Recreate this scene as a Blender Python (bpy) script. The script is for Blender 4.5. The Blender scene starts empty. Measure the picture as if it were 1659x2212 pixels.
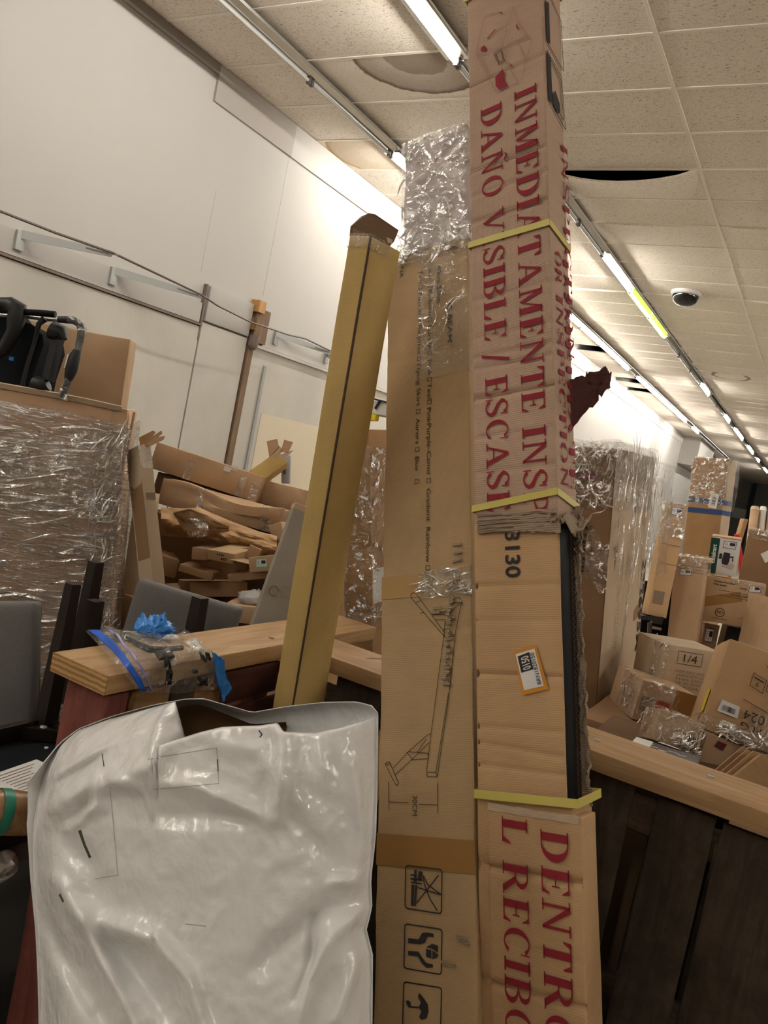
import bpy, bmesh, math, random, json
from mathutils import Vector, Matrix, noise
random.seed(7)
S = bpy.context.scene
COL = S.collection

# ------------------------------------------------------------------ camera, world, exposure
CM = Matrix(((0.8532486, 0.2064226, -0.4789118), (0.4821629, 0.0376570, 0.8752719), (0.1987103, -0.9777380, -0.0673985)))
CC = Vector((0, 0, 1.55))
FX, CXP, CYP = 1720.0, 829.5, 1106.0
cd = bpy.data.cameras.new('camera'); cam = bpy.data.objects.new('camera', cd); COL.objects.link(cam)
cd.sensor_fit = 'HORIZONTAL'; cd.sensor_width = 36.0; cd.lens = FX * 36.0 / 1659.0
cd.clip_start = 0.02; cd.clip_end = 200
r_, d_, f_ = CM.col[0], CM.col[1], CM.col[2]
cam.matrix_world = Matrix(((r_.x, -d_.x, -f_.x, CC.x), (r_.y, -d_.y, -f_.y, CC.y), (r_.z, -d_.z, -f_.z, CC.z), (0, 0, 0, 1)))
S.camera = cam
W = bpy.data.worlds.new('world'); S.world = W; W.use_nodes = True
W.node_tree.nodes['Background'].inputs[0].default_value = (0.9, 0.85, 0.78, 1)
W.node_tree.nodes['Background'].inputs[1].default_value = 0.02
S.view_settings.view_transform = 'Standard'; S.view_settings.look = 'None'
S.view_settings.exposure = 2.25; S.view_settings.gamma = 1; S.view_settings.use_curve_mapping = False
S.cycles.max_bounces = 8; S.cycles.diffuse_bounces = 4; S.cycles.glossy_bounces = 4
S.cycles.transparent_max_bounces = 12; S.cycles.transmission_bounces = 4
S.cycles.sample_clamp_indirect = 6.0; S.cycles.caustics_reflective = False; S.cycles.caustics_refractive = False
LAMP = 26.0      # radiance of a lit fluorescent tube
LAMPCOL = (1.0, 0.94, 0.84)

# ------------------------------------------------------------------ helpers
def ray(x, y): return (CM @ Vector((x - CXP, y - CYP, FX))).normalized()
def at(x, y, d): return CC + CM @ Vector(((x - CXP) / FX * d, (y - CYP) / FX * d, d))
def onz(x, y, z):
    r = ray(x, y); return CC + r * ((z - CC.z) / r.z)
def onx(x, y, X):
    r = ray(x, y); return CC + r * ((X - CC.x) / r.x)
def ony(x, y, Y):
    r = ray(x, y); return CC + r * ((Y - CC.y) / r.y)

def new_obj(name, me, parent=None):
    o = bpy.data.objects.new(name, me); COL.objects.link(o)
    if parent: o.parent = parent
    return o
def mk(name, verts, faces, mat, parent=None, smooth=None, mats=None, fm=None):
    me = bpy.data.meshes.new(name)
    me.from_pydata([tuple(v) for v in verts], [], faces)
    for m in (mats or [mat]): me.materials.append(m)
    if fm: me.polygons.foreach_set('material_index', fm)
    if smooth is not None:
        me.polygons.foreach_set('use_smooth', [True] * len(me.polygons))
        me.set_sharp_from_angle(angle=math.radians(smooth))
    me.update()
    return new_obj(name, me, parent)
def tag(o, label=None, cat=None, group=None, kind=None):
    if label: o['label'] = label
    if cat: o['category'] = cat
    if group: o['group'] = group
    if kind: o['kind'] = kind
    return o
def thing(name, label, cat, P=(0, 0, 0), w=None, group=None, rot=None):
    o = bpy.data.objects.new(name, None); COL.objects.link(o)
    o.location = P; o.empty_display_size = 0.1
    if w is not None:
        v = Vector(w)
        if v.length > 1e-6: o.rotation_euler = Matrix.Rotation(v.length, 3, v.normalized()).to_euler()
    if rot is not None: o.rotation_euler = rot.to_euler()
    return tag(o, label, cat, group)
def struct(o, label=None): return tag(o, label, None, None, 'structure')

class MB:
    def __init__(s): s.v = []; s.f = []
    def add(s, vf):
        n = len(s.v); s.v += [Vector(p) for p in vf[0]]; s.f += [tuple(i + n for i in q) for q in vf[1]]; return s
    def mk(s, name, mat, parent=None, smooth=None): return mk(name, s.v, s.f, mat, parent, smooth)
def box(lo, hi):
    (a, b, c), (d, e, f) = lo, hi
    return [(a, b, c), (d, b, c), (d, e, c), (a, e, c), (a, b, f), (d, b, f), (d, e, f), (a, e, f)], \
           [(0, 3, 2, 1), (4, 5, 6, 7), (0, 1, 5, 4), (1, 2, 6, 5), (2, 3, 7, 6), (3, 0, 4, 7)]
def axis_steps(lo, hi, step, e):
    L = hi - lo; e = min(e, L * .25); n = max(1, int(round((L - 2 * e) / step)))
    return [lo] + [lo + e + (L - 2 * e) * i / n for i in range(n + 1)] + [hi]
def lat(lo, hi, step=.08, e=.003, amp=0.0, freq=6, seed=0, disp=None, skip=()):
    """a box with slightly rounded edges, its faces gridded and gently dented"""
    A = [axis_steps(lo[i], hi[i], step, e) for i in range(3)]
    N = [len(a) - 1 for a in A]; idx = {}; V = []; F = []
    def vid(i, j, k):
        t = (i, j, k)
        if t in idx: return idx[t]
        p = Vector((A[0][i], A[1][j], A[2][k])); ext = [t[q] in (0, N[q]) for q in range(3)]
        if sum(ext) >= 2:
            for q in range(3):
                if ext[q]:
                    dd = abs(A[q][1] - A[q][0]) * .3
                    p[q] += dd if t[q] == 0 else -dd
        if amp:
            nn = Vector([(-1 if t[q] == 0 else 1) if ext[q] else 0 for q in range(3)])
            s = noise.noise(Vector((p.x * freq + seed * 3.7, p.y * freq + seed, p.z * freq - seed * 1.3)))
            p += nn * (amp * s)
        if disp: p += disp(p, t, ext, N)
        idx[t] = len(V); V.append(p); return idx[t]
    for ax in range(3):
        b, c = (ax + 1) % 3, (ax + 2) % 3
        for side in (0, N[ax]):
            if (ax, 0 if side == 0 else 1) in skip: continue
            for i in range(N[b]):
                for j in range(N[c]):
                    q = []
                    for (di, dj) in ((0, 0), (1, 0), (1, 1), (0, 1)):
                        t = [0, 0, 0]; t[ax] = side; t[b] = i + di; t[c] = j + dj; q.append(vid(*t))
                    F.append(tuple(q) if side else tuple(reversed(q)))
    return V, F
def xf(vf, M): return [M @ Vector(v) for v in vf[0]], vf[1]
def bar(p, q, w, h, up=(0, 0, 1), e=None, w2=None, h2=None):
    """a straight bar from p to q, w wide and h high, optionally tapering"""
    p, q = Vector(p), Vector(q); d = (q - p).normalized(); u = Vector(up); s = d.cross(u)
    if s.length < 1e-4: s = d.cross(Vector((0, 1, 0)))
    s.normalize(); u = s.cross(d).normalized(); V = []
    for c, ww, hh in ((p, w, h), (q, w2 or w, h2 or h)):
        for a, b in ((-1, -1), (1, -1), (1, 1), (-1, 1)): V.append(c + s * (a * ww / 2) + u * (b * hh / 2))
    return V, [(0, 1, 2, 3), (7, 6, 5, 4), (0, 4, 5, 1), (1, 5, 6, 2), (2, 6, 7, 3), (3, 7, 4, 0)]
def tube(pts, r, n=8, caps=True, wob=0, seed=0):
    pts = [Vector(p) for p in pts]; V = []; F = []
    u = None
    for i, p in enumerate(pts):
        d = (pts[min(i + 1, len(pts) - 1)] - pts[max(i - 1, 0)]).normalized()
        if u is None: u = d.orthogonal().normalized()
        u = (u - d * u.dot(d)).normalized(); v = d.cross(u)
        rr = r[i] if isinstance(r, (list, tuple)) else r
        for k in range(n):
            a = 2 * math.pi * k / n
            q = rr * (1 + wob * noise.noise(Vector((k * 1.3, i * 1.7, seed))))
            V.append(p + (u * math.cos(a) + v * math.sin(a)) * q)
    for i in range(len(pts) - 1):
        for k in range(n): F.append((i * n + k, i * n + (k + 1) % n, (i + 1) * n + (k + 1) % n, (i + 1) * n + k))
    if caps: F.append(tuple(range(n - 1, -1, -1))); F.append(tuple(range((len(pts) - 1) * n, len(pts) * n)))
    return V, F
def prism(poly, n, t):
    """flat outline (3-D points) thickened by t along n"""
    n = Vector(n); a = [Vector(p) for p in poly]; k = len(a)
    V = a + [p + n * t for p in a]
    F = [tuple(range(k - 1, -1, -1)), tuple(range(k, 2 * k))] + [(i, (i + 1) % k, k + (i + 1) % k, k + i) for i in range(k)]
    return V, F
def lathe(prof, n=20, c=(0, 0, 0)):
    V = []; F = []
    for r, z in prof:
        for k in range(n):
            a = 2 * math.pi * k / n; V.append((c[0] + r * math.cos(a), c[1] + r * math.sin(a), c[2] + z))
    for i in range(len(prof) - 1):
        for k in range(n): F.append((i * n + k, i * n + (k + 1) % n, (i + 1) * n + (k + 1) % n, (i + 1) * n + k))
    return V, F
def sheet(fn, nu, nv, wrap=False):
    V = [fn(i / nu, j / nv) for j in range(nv + 1) for i in range(nu + 1)]
    F = [(j * (nu + 1) + i, j * (nu + 1) + i + 1, (j + 1) * (nu + 1) + i + 1, (j + 1) * (nu + 1) + i) for j in range(nv) for i in range(nu)]
    return V, F
def thick(vf, t):
    """give an open sheet a thickness"""
    V, F = [Vector(v) for v in vf[0]], vf[1]; N = [Vector() for _ in V]
    for f in F:
        a, b, c = V[f[0]], V[f[1]], V[f[2]]; m = (b - a).cross(c - a)
        if m.length > 0: m.normalize()
        for i in f: N[i] += m
    n = len(V); B = [V[i] - (N[i].normalized() if N[i].length > 0 else Vector((0, 0, 1))) * t for i in range(n)]
    cnt = {}
    for f in F:
        for i in range(len(f)):
            e = (f[i], f[(i + 1) % len(f)]); cnt[e] = 1
    G = list(F) + [tuple(i + n for i in reversed(f)) for f in F]
    for (a, b) in list(cnt):
        if (b, a) not in cnt: G.append((b, a, a + n, b + n))
    return V + B, G

# ---- flat print: sans lettering from the built-in font, serif lettering and line art from polygons
def text_mesh(s, bold=False):
    c = bpy.data.curves.new('t', 'FONT'); c.body = s; c.size = 1.0; c.resolution_u = 3
    if bold: c.offset = 0.018
    o = bpy.data.objects.new('t', c); me = bpy.data.meshes.new_from_object(o)
    V = [v.co.copy() for v in me.vertices]; F = [tuple(p.vertices) for p in me.polygons]
    bpy.data.objects.remove(o); bpy.data.curves.remove(c); bpy.data.meshes.remove(me)
    return V, F
def put_text(mb, s, o, xd, yd, length=None, cap=None, bold=False):
    """lettering starting at o, running along xd, letter tops towards yd"""
    V, F = text_mesh(s, bold)
    if not V: return
    x0 = min(v.x for v in V); x1 = max(v.x for v in V)
    xd, yd, o = Vector(xd).normalized(), Vector(yd).normalized(), Vector(o)
    sy = cap / 0.69; sx = length / (x1 - x0) if length else sy
    mb.add(([o + xd * ((v.x - x0) * sx) + yd * (v.y * sy) for v in V], F))
def ribbon(mb, pts, w, n):
    pts = [Vector(p) for p in pts]; n = Vector(n)
    for a, b in zip(pts[:-1], pts[1:]):
        d = b - a
        if d.length < 1e-6: continue
        s = d.cross(n).normalized() * (w / 2); e = d.normalized() * (w * .3)
        mb.add(([a - s - e, b - s + e, b + s + e, a + s - e], [(0, 1, 2, 3)]))
def ring_poly(cx, cy, rx, ry, a0, a1, tx, ty, n=10):
    """thick arc: outer radii rx, ry; stroke tx at the sides, ty at top and bottom"""
    V = []; F = []
    for i in range(n + 1):
        a = math.radians(a0 + (a1 - a0) * i / n); c, s = math.cos(a), math.sin(a)
        V += [(cx + rx * c, cy + ry * s), (cx + (rx - tx) * c, cy + (ry - ty) * s)]
    for i in range(n): F.append((2 * i, 2 * i + 2, 2 * i + 3, 2 * i + 1))
    return V, F
def rc(x0, y0, x1, y1): return [(x0, y0), (x1, y0), (x1, y1), (x0, y1)], [(0, 1, 2, 3)]
def qd(*p): return list(p), [tuple(range(len(p)))]
def serif(x, y, w=.3): return rc(x - w / 2, y - .02 if y > .5 else y - .02, x + w / 2, y + .03)
T, t_ = .215, .075       # thick and thin strokes of the serif capitals
def glyph(ch):
    g = []; b, tp = .02, .97
    def stem(x, w=T): g.append(rc(x - w / 2, 0, x + w / 2, 1)); 
    def ser(x, w=.34): g.append(rc(x - w / 2, 0, x + w / 2, .065)); g.append(rc(x - w / 2, .935, x + w / 2, 1))
    if ch == 'I': stem(.22); ser(.22, .4); return g, .46
    if ch in 'NÑ':
        stem(.2, t_); stem(.78, t_); g.append(qd((.14, 1), (.32, 1), (.84, 0), (.74, 0)))
        g += [rc(.04, 0, .36, .05), rc(.04, .95, .25, 1), rc(.64, .95, .95, 1)]
        if ch == 'Ñ': g += [qd((.26, 1.1), (.34, 1.22), (.46, 1.2), (.4, 1.13)), qd((.4, 1.13), (.46, 1.2), (.62, 1.1), (.56, 1.06)), qd((.56, 1.06), (.62, 1.1), (.74, 1.22), (.66, 1.22))]
        return g, 1.0
    if ch == 'M':
        stem(.2, t_); stem(.88, T); g += [qd((.14, 1), (.34, 1), (.58, .1), (.5, .0)), qd((.5, 0), (.57, .1), (.86, 1), (.8, 1))]
        g += [rc(.04, 0, .36, .05), rc(.04, .95, .25, 1), rc(.7, 0, 1.07, .05), rc(.8, .95, 1.07, 1)]; return g, 1.12
    if ch == 'E':
        stem(.22); g += [rc(.04, 0, .72, .05), rc(.04, .95, .7, 1), rc(.22, .48, .55, .53), qd((.72, 0), (.76, .28), (.72, .28), (.6, .05)), qd((.7, 1), (.73, .74), (.7, .74), (.58, .95)), rc(.52, .37, .56, .64)]; return g, .82
    if ch == 'D':
        stem(.22); g += [rc(.04, 0, .45, .05), rc(.04, .95, .45, 1), ring_poly(.42, .5, .46, .5, -90, 90, T, .055, 12)]; return g, .95
    if ch == 'A':
        g += [qd((.42, 1), (.55, 1), (.92, 0), (.72, 0)), qd((.42, 1), (.5, .9), (.2, 0), (.13, 0)), rc(.24, .3, .68, .35), rc(.02, 0, .32, .05), rc(.62, 0, 1.0, .05)]; return g, 1.02
    if ch == 'T':
        stem(.42); g += [rc(.06, .95, .78, 1), rc(.24, 0, .6, .05), qd((.04, .72), (.09, .72), (.2, .95), (.06, 1)), qd((.8, .72), (.75, .72), (.64, .95), (.78, 1))]; return g, .86
    if ch == 'S':
        g += [ring_poly(.38, .73, .3, .28, 20, 180, .13, .06, 10), ring_poly(.4, .27, .33, .28, -160, 0, .14, .06, 10),
              qd((.08, .73), (.21, .73), (.36, .6), (.24, .52)), qd((.24, .52), (.36, .6), (.66, .44), (.5, .36)), qd((.5, .36), (.66, .44), (.73, .27), (.59, .27)),
              rc(.63, .68, .67, 1), rc(.06, 0, .1, .34)]; return g, .8
    if ch == 'P':
        stem(.22); g += [rc(.04, 0, .42, .05), rc(.04, .95, .45, 1), rc(.3, .44, .45, .49), ring_poly(.42, .72, .36, .28, -90, 90, .16, .055, 10)]; return g, .82
    if ch == 'B':
        stem(.22); g += [rc(.04, 0, .45, .05), rc(.04, .95, .45, 1), rc(.3, .5, .45, .55), ring_poly(.42, .76, .33, .24, -90, 90, .15, .055, 10), ring_poly(.43, .26, .38, .27, -90, 90, .17, .055, 10)]; return g, .88
    if ch == 'R':
        stem(.22); g += [rc(.04, 0, .42, .05), rc(.04, .95, .45, 1), rc(.3, .48, .5, .53), ring_poly(.44, .74, .34, .26, -90, 90, .15, .055, 10), qd((.42, .5), (.6, .52), (.96, 0), (.74, 0)), rc(.72, 0, 1.0, .05)]; return g, 1.0
    if ch == 'L':
        stem(.22); g += [rc(.04, 0, .74, .05), rc(.04, .95, .42, 1), qd((.74, 0), (.78, .34), (.74, .34), (.58, .05))]; return g, .82
    if ch == 'V':
        g += [qd((.1, 1), (.3, 1), (.56, .1), (.48, 0)), qd((.48, 0), (.56, .1), (.88, 1), (.81, 1)), rc(.02, .95, .4, 1), rc(.7, .95, .98, 1)]; return g, 1.0
    if ch == 'O': g.append(ring_poly(.47, .5, .42, .51, 0, 360, .17, .05, 24)); return g, .96
    if ch == 'C': g += [ring_poly(.47, .5, .42, .51, 42, 318, .17, .05, 20), rc(.76, .66, .8, 1)]; return g, .88
    if ch == '/': g.append(qd((0, -.15), (.12, -.15), (.42, 1.12), (.3, 1.12))); return g, .45
    if ch == "'": g.append(qd((.06, 1), (.2, 1), (.15, .7), (.1, .7))); return g, .26
    return g, .42
def put_serif(mb, s, o, xd, yd, length, cap):
    x = 0; L = []
    for ch in s:
        g, w = glyph(ch)
        for vf in g: L.append(([(p[0] + x, p[1]) for p in vf[0]], vf[1]))
        x += w + .03
    sx = length / x; xd, yd, o = Vector(xd), Vector(yd), Vector(o)
    for V, F in L: mb.add(([o + xd * (p[0] * sx) + yd * (p[1] * cap) for p in V], F))

# ------------------------------------------------------------------ materials
class NT:
    def __init__(s, name):
        s.m = bpy.data.materials.new(name); s.m.use_nodes = True; s.t = s.m.node_tree; s.n = s.t.nodes
        s.b = s.n['Principled BSDF']; s.out = s.n['Material Output']; s.tc = None
    def co(s, scale=(1, 1, 1), rot=(0, 0, 0), kind='Object'):
        if not s.tc: s.tc = s.n.new('ShaderNodeTexCoord')
        mp = s.n.new('ShaderNodeMapping'); mp.inputs['Scale'].default_value = scale; mp.inputs['Rotation'].default_value = rot
        s.t.links.new(s.tc.outputs[kind], mp.inputs[0]); return mp.outputs[0]
    def noise(s, co, scale, detail=3, rough=.55, dist=0):
        n = s.n.new('ShaderNodeTexNoise'); n.inputs['Scale'].default_value = scale; n.inputs['Detail'].default_value = detail
        n.inputs['Roughness'].default_value = rough; n.inputs['Distortion'].default_value = dist
        s.t.links.new(co, n.inputs['Vector']); return n.outputs['Fac']
    def wave(s, co, scale, dist=1, detail=1, dscale=1, axis='Z', kind='BANDS'):
        n = s.n.new('ShaderNodeTexWave'); n.wave_type = kind
        if kind == 'BANDS': n.bands_direction = axis
        n.inputs['Scale'].default_value = scale; n.inputs['Distortion'].default_value = dist; n.inputs['Detail'].default_value = detail
        n.inputs['Detail Scale'].default_value = dscale; s.t.links.new(co, n.inputs['Vector']); return n.outputs['Fac']
    def ramp(s, fac, stops):
        n = s.n.new('ShaderNodeValToRGB'); e = n.color_ramp.elements
        while len(e) < len(stops): e.new(0.5)
        for q, (p, c) in zip(e, stops):
            q.position = p; q.color = (c, c, c, 1) if isinstance(c, (int, float)) else (*c, 1)
        s.t.links.new(fac, n.inputs[0]); return n.outputs[0]
    def mix(s, fac, a, b, mode='MIX'):
        n = s.n.new('ShaderNodeMix'); n.data_type = 'RGBA'; n.blend_type = mode
        for sock, v in ((n.inputs[0], fac), (n.inputs[6], a), (n.inputs[7], b)):
            if isinstance(v, (int, float)): sock.default_value = v
            elif isinstance(v, tuple): sock.default_value = (*v, 1)
            else: s.t.links.new(v, sock)
        return n.outputs[2]
    def math(s, op, a, b=0.0):
        n = s.n.new('ShaderNodeMath'); n.operation = op
        for sock, v in ((n.inputs[0], a), (n.inputs[1], b)):
            if isinstance(v, (int, float)): sock.default_value = v
            else: s.t.links.new(v, sock)
        return n.outputs[0]
    def bump(s, h, strength=.3, dist=.01, prev=None):
        n = s.n.new('ShaderNodeBump'); n.inputs['Strength'].default_value = strength; n.inputs['Distance'].default_value = dist
        s.t.links.new(h, n.inputs['Height'])
        if prev: s.t.links.new(prev, n.inputs['Normal'])
        return n.outputs[0]
    def set(s, col=None, rough=.6, metal=0, spec=.3, normal=None):
        if col is not None:
            if isinstance(col, tuple): s.b.inputs['Base Color'].default_value = (*col, 1)
            else: s.t.links.new(col, s.b.inputs['Base Color'])
        if isinstance(rough, (int, float)): s.b.inputs['Roughness'].default_value = rough
        else: s.t.links.new(rough, s.b.inputs['Roughness'])
        s.b.inputs['Metallic'].default_value = metal; s.b.inputs['Specular IOR Level'].default_value = spec
        if normal: s.t.links.new(normal, s.b.inputs['Normal'])
        return s.m
def plain(name, col, rough=.6, metal=0, spec=.3): return NT(name).set(col, rough, metal, spec)
def sc(c, k): return tuple(min(1, v * k) for v in c)
def cardboard(name, col, flute=1.0, axis='Z', spots=.0, rough=.72):
    n = NT(name); co = n.co()
    big = n.noise(co, 5, 3); fine = n.noise(n.co((1, 1, 6)), 60, 3); st = n.noise(n.co((1.5, 1.5, 1)), 14, 4)
    c = n.mix(n.ramp(big, [(.3, 0), (.75, 1)]), sc(col, .86), sc(col, 1.1))
    c = n.mix(n.math('MULTIPLY', fine, .35), c, sc(col, .72))
    if spots: c = n.mix(n.math('MULTIPLY', n.ramp(st, [(.62, 0), (.8, 1)]), spots), c, sc(col, .45))
    fl = n.wave(co, 70, .6, 1, 4, axis)
    h = n.bump(fl, .16 * flute, .002); h = n.bump(fine, .15, .003, h); h = n.bump(big, .25, .02, h)
    return n.set(c, rough, 0, .25, h)
def wood(name, col, dark, axis='Y', rough=.55, scale=1.0, dirt=0):
    n = NT(name); s = {'X': (1, 9, 9), 'Y': (9, 1, 9), 'Z': (9, 9, 1)}[axis]
    g = n.noise(n.co(s), 3.0 * scale, 5, .6, 1.2); f = n.noise(n.co(tuple(v * 4 if v > 1 else v for v in s)), 6 * scale, 3)
    c = n.mix(n.ramp(g, [(.35, 0), (.65, 1)]), col, dark); c = n.mix(n.math('MULTIPLY', f, .4), c, sc(dark, .8))
    if dirt:
        dn = n.noise(n.co(), 9, 5, .7); c = n.mix(n.math('MULTIPLY', n.ramp(dn, [(.42, 0), (.7, 1)]), dirt), c, sc(dark, .3))
    return n.set(c, rough, 0, .3, n.bump(f, .25, .004))
def film(name, scale=(1, 1, 1), base=.1, streak=.75, dens=.55, rough=.12, white=.06, ns=30):
    """clear stretch film: see-through, with wrinkles that catch the lamps"""
    n = NT(name); co = n.co(scale)
    a = n.noise(co, ns, 4, .6, .8); b = n.noise(n.co(tuple(v * .5 for v in scale)), ns * .6, 3, .5, 2.0)
    nrm = n.bump(a, 1.0, .03); nrm = n.bump(b, .8, .04, nrm)
    gl = n.n.new('ShaderNodeBsdfGlossy'); gl.inputs['Color'].default_value = (1, 1, 1, 1); gl.inputs['Roughness'].default_value = rough
    n.t.links.new(nrm, gl.inputs['Normal'])
    df = n.n.new('ShaderNodeBsdfDiffuse'); df.inputs['Color'].default_value = (.85, .83, .8, 1); n.t.links.new(nrm, df.inputs['Normal'])
    tr = n.n.new('ShaderNodeBsdfTransparent'); tr.inputs['Color'].default_value = (.95, .95, .94, 1)
    m1 = n.n.new('ShaderNodeMixShader'); m1.inputs[0].default_value = white
    n.t.links.new(gl.outputs[0], m1.inputs[1]); n.t.links.new(df.outputs[0], m1.inputs[2])
    k = n.math('ADD', n.math('MULTIPLY', n.ramp(n.noise(co, ns * .8, 3, .6, 1.5), [(dens, 0), (dens + .12, 1)]), streak), base)
    m2 = n.n.new('ShaderNodeMixShader'); n.t.links.new(k, m2.inputs[0]); n.t.links.new(tr.outputs[0], m2.inputs[1]); n.t.links.new(m1.outputs[0], m2.inputs[2])
    n.t.links.new(m2.outputs[0], n.out.inputs[0]); return n.m
def emit(name, col, e):
    n = NT(name); n.b.inputs['Base Color'].default_value = (*col, 1); n.b.inputs['Emission Color'].default_value = (*col, 1); n.b.inputs['Emission Strength'].default_value = e
    return n.m

KRAFT = (.56, .355, .185); PINKK = (.505, .345, .25); BEAMC = (.49, .335, .175); GOLDC = (.52, .36, .13)
M_tan = cardboard('cardboard_tan', (.50, .33, .195)); M_brown = cardboard('cardboard_brown', (.30, .175, .092)); M_kraft = cardboard('cardboard_kraft', KRAFT)
M_red = cardboard('cardboard_pinkish', PINKK, 1.5); M_beam = cardboard('cardboard_beam', BEAMC, .8, spots=.25); M_gold = cardboard('cardboard_yellowish', GOLDC, .6)
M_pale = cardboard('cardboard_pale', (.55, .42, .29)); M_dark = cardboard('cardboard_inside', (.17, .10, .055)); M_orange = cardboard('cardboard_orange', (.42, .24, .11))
M_binc = cardboard('cardboard_bin', (.66, .43, .27))
M_torn = cardboard('torn_corrugated', (.36, .27, .19), 3); M_burg = cardboard('torn_burgundy', (.10, .035, .03), 1)
M_greycard = cardboard('cardboard_grey', (.34, .30, .25), .3)
M_bm = cardboard('cardboard_buff', (.56, .39, .22), .3)
M_black = plain('black_plastic', (.012, .012, .013), .45); M_blackm = plain('black_metal', (.005, .005, .006), .6, 0, .12)
M_cloth = plain('black_cloth', (.015, .017, .02), .95, 0, .05)
M_ink = plain('black_ink', (.035, .03, .03), .8); M_inkb = plain('brown_ink', (.055, .034, .022), .8); M_redink = plain('red_ink', (.27, .018, .03), .75)
M_faint = plain('faint_red_ink', (.36, .2, .16), .8); M_white = plain('white_paper', (.72, .71, .69), .6); M_purple = plain('purple_ink', (.12, .07, .25), .6)
M_greyink = plain('grey_ink', (.23, .17, .12), .8)
M_teal = plain('teal_paper', (.22, .62, .50), .6); M_yellow = plain('yellow_plastic', (.75, .62, .02), .5); M_green = plain('dark_green_print', (.008, .05, .04), .4)
M_orangepaper = plain('orange_paper', (.62, .26, .03), .5)
M_strap = plain('yellow_strap', (.60, .52, .13), .45); M_bluetape = plain('blue_tape', (.03, .07, .20), .4); M_bluegl = plain('blue_nitrile', (.03, .22, .66), .35, 0, .5)
M_bluestrip = plain('blue_zip_strip', (.02, .12, .62), .25, 0, .5)
M_tapecl = film('packing_tape', (1, 1, 1), .10, .5, .6, .15, .1, 25)
M_tapebr = plain('brown_tape', (.30, .16, .05), .3, 0, .5)
M_wrap = film('stretch_wrap', (1.6, 1.6, 16), .16, .85, .50, .09, .22, 10)
M_wrapx = film('stretch_wrap_crumpled', (1, 1, 1), .12, .85, .53, .09, .15, 22)
M_wrapv = film('stretch_wrap_gathered', (10, 10, 1.6), .05, .75, .54, .10, .15, 12)
M_strand = film('film_glint', (1, 1, 1), .72, .28, .4, .15, .40, 12)  # whitish mix that paints the glints along the film ridges
M_zip = film('clear_bag', (1, 1, 1), .10, .55, .55, .08, .4, 16)
M_foam = None
def foam():
    n = NT('pinkish_foam'); c = n.noise(n.co((1, 1, 3)), 9, 3)
    return n.set(n.mix(c, (.60, .50, .50), (.74, .66, .66)), .7, 0, .2, n.bump(c, .5, .02))
M_foam = foam()
def poly():
    n = NT('white_poly'); a = n.noise(n.co(), 5, 4, .5, .6); b = n.noise(n.co(), 28, 4, .6, .5); d = n.noise(n.co((2, .5, 2)), 6, 5, .7)
    c = n.mix(n.math('MULTIPLY', n.ramp(d, [(.6, 0), (.85, 1)]), .25), (.77, .765, .755), (.55, .52, .49))
    return n.set(c, .17, 0, .6, n.bump(b, .2, .012, n.bump(a, .5, .04)))
M_poly = poly()
M_lumber = wood('pine_lumber', (.52, .34, .17), (.36, .20, .085), 'Y'); M_lumberx = wood('pine_lumber_cross', (.47, .31, .165), (.35, .205, .095), 'X')
def endgrain():
    n = NT('end_grain'); w = n.wave(n.co((1, 1, 1)), 26, 1.5, 2, 2, 'Z', 'RINGS')
    return n.set(n.mix(w, (.50, .31, .13), (.27, .135, .045)), .65)
M_end = endgrain()
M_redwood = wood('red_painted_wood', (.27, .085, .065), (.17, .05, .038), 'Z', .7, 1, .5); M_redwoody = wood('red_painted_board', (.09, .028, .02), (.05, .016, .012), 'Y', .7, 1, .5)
M_grimy = wood('weathered_pallet_wood', (.085, .06, .04), (.045, .032, .021), 'Z', .85, 1, .7); M_grimyx = wood('weathered_pallet_stringer', (.12, .075, .045), (.06, .038, .024), 'X', .85, 1, .6)
M_blockw = wood('pallet_block_wood', (.38, .22, .09), (.22, .12, .05), 'Y', .7, 1, .3)
M_espresso = wood('espresso_wood', (.022, .013, .010), (.012, .007, .006), 'Z', .45)
M_oak = wood('glossy_oak', (.42, .26, .14), (.28, .15, .07), 'X', .25)
def fabric():
    n = NT('grey_upholstery'); a = n.noise(n.co(), 260, 2); return n.set(n.mix(a, (.125, .118, .113), (.195, .187, .18)), .75, 0, .25, n.bump(a, .2, .002))
M_fabric = fabric()
def wallp():
    n = NT('wall_paint'); a = n.noise(n.co(), 1.2, 4); b = n.noise(n.co(), 40, 3)
    return n.set(n.mix(a, (.525, .507, .482), (.56, .54, .515)), .7, 0, .25, n.bump(b, .08, .004))
M_wall = wallp()
def panelp():
    n = NT('panel_paint'); a = n.noise(n.co((1, 1, .6)), 1.7, 5, .6); b = n.noise(n.co(), 9, 5, .7)
    c = n.mix(n.ramp(a, [(.35, 0), (.7, 1)]), (.52, .50, .455), (.62, .59, .53)); c = n.mix(n.math('MULTIPLY', n.ramp(b, [(.66, 0), (.75, 1)]), .35), c, (.3, .26, .21))
    return n.set(c, .65, 0, .25, n.bump(b, .06, .004))
M_panel = panelp()
def cream():
    n = NT('cream_patch'); a = n.noise(n.co(), 2, 4); return n.set(n.mix(a, (.66, .585, .44), (.70, .63, .49)), .7)
M_cream = cream()
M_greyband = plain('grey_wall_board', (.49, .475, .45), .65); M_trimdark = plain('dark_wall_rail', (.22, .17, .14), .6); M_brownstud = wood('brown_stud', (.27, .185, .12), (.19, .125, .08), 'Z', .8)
M_metal = plain('galvanised_steel', (.40, .42, .41), .42, .35, .5); M_wire = plain('dark_steel_rod', (.13, .10, .09), .5, .4)
M_orangewood = wood('fresh_wood_block', (.66, .38, .15), (.5, .26, .09), 'Z')
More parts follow.
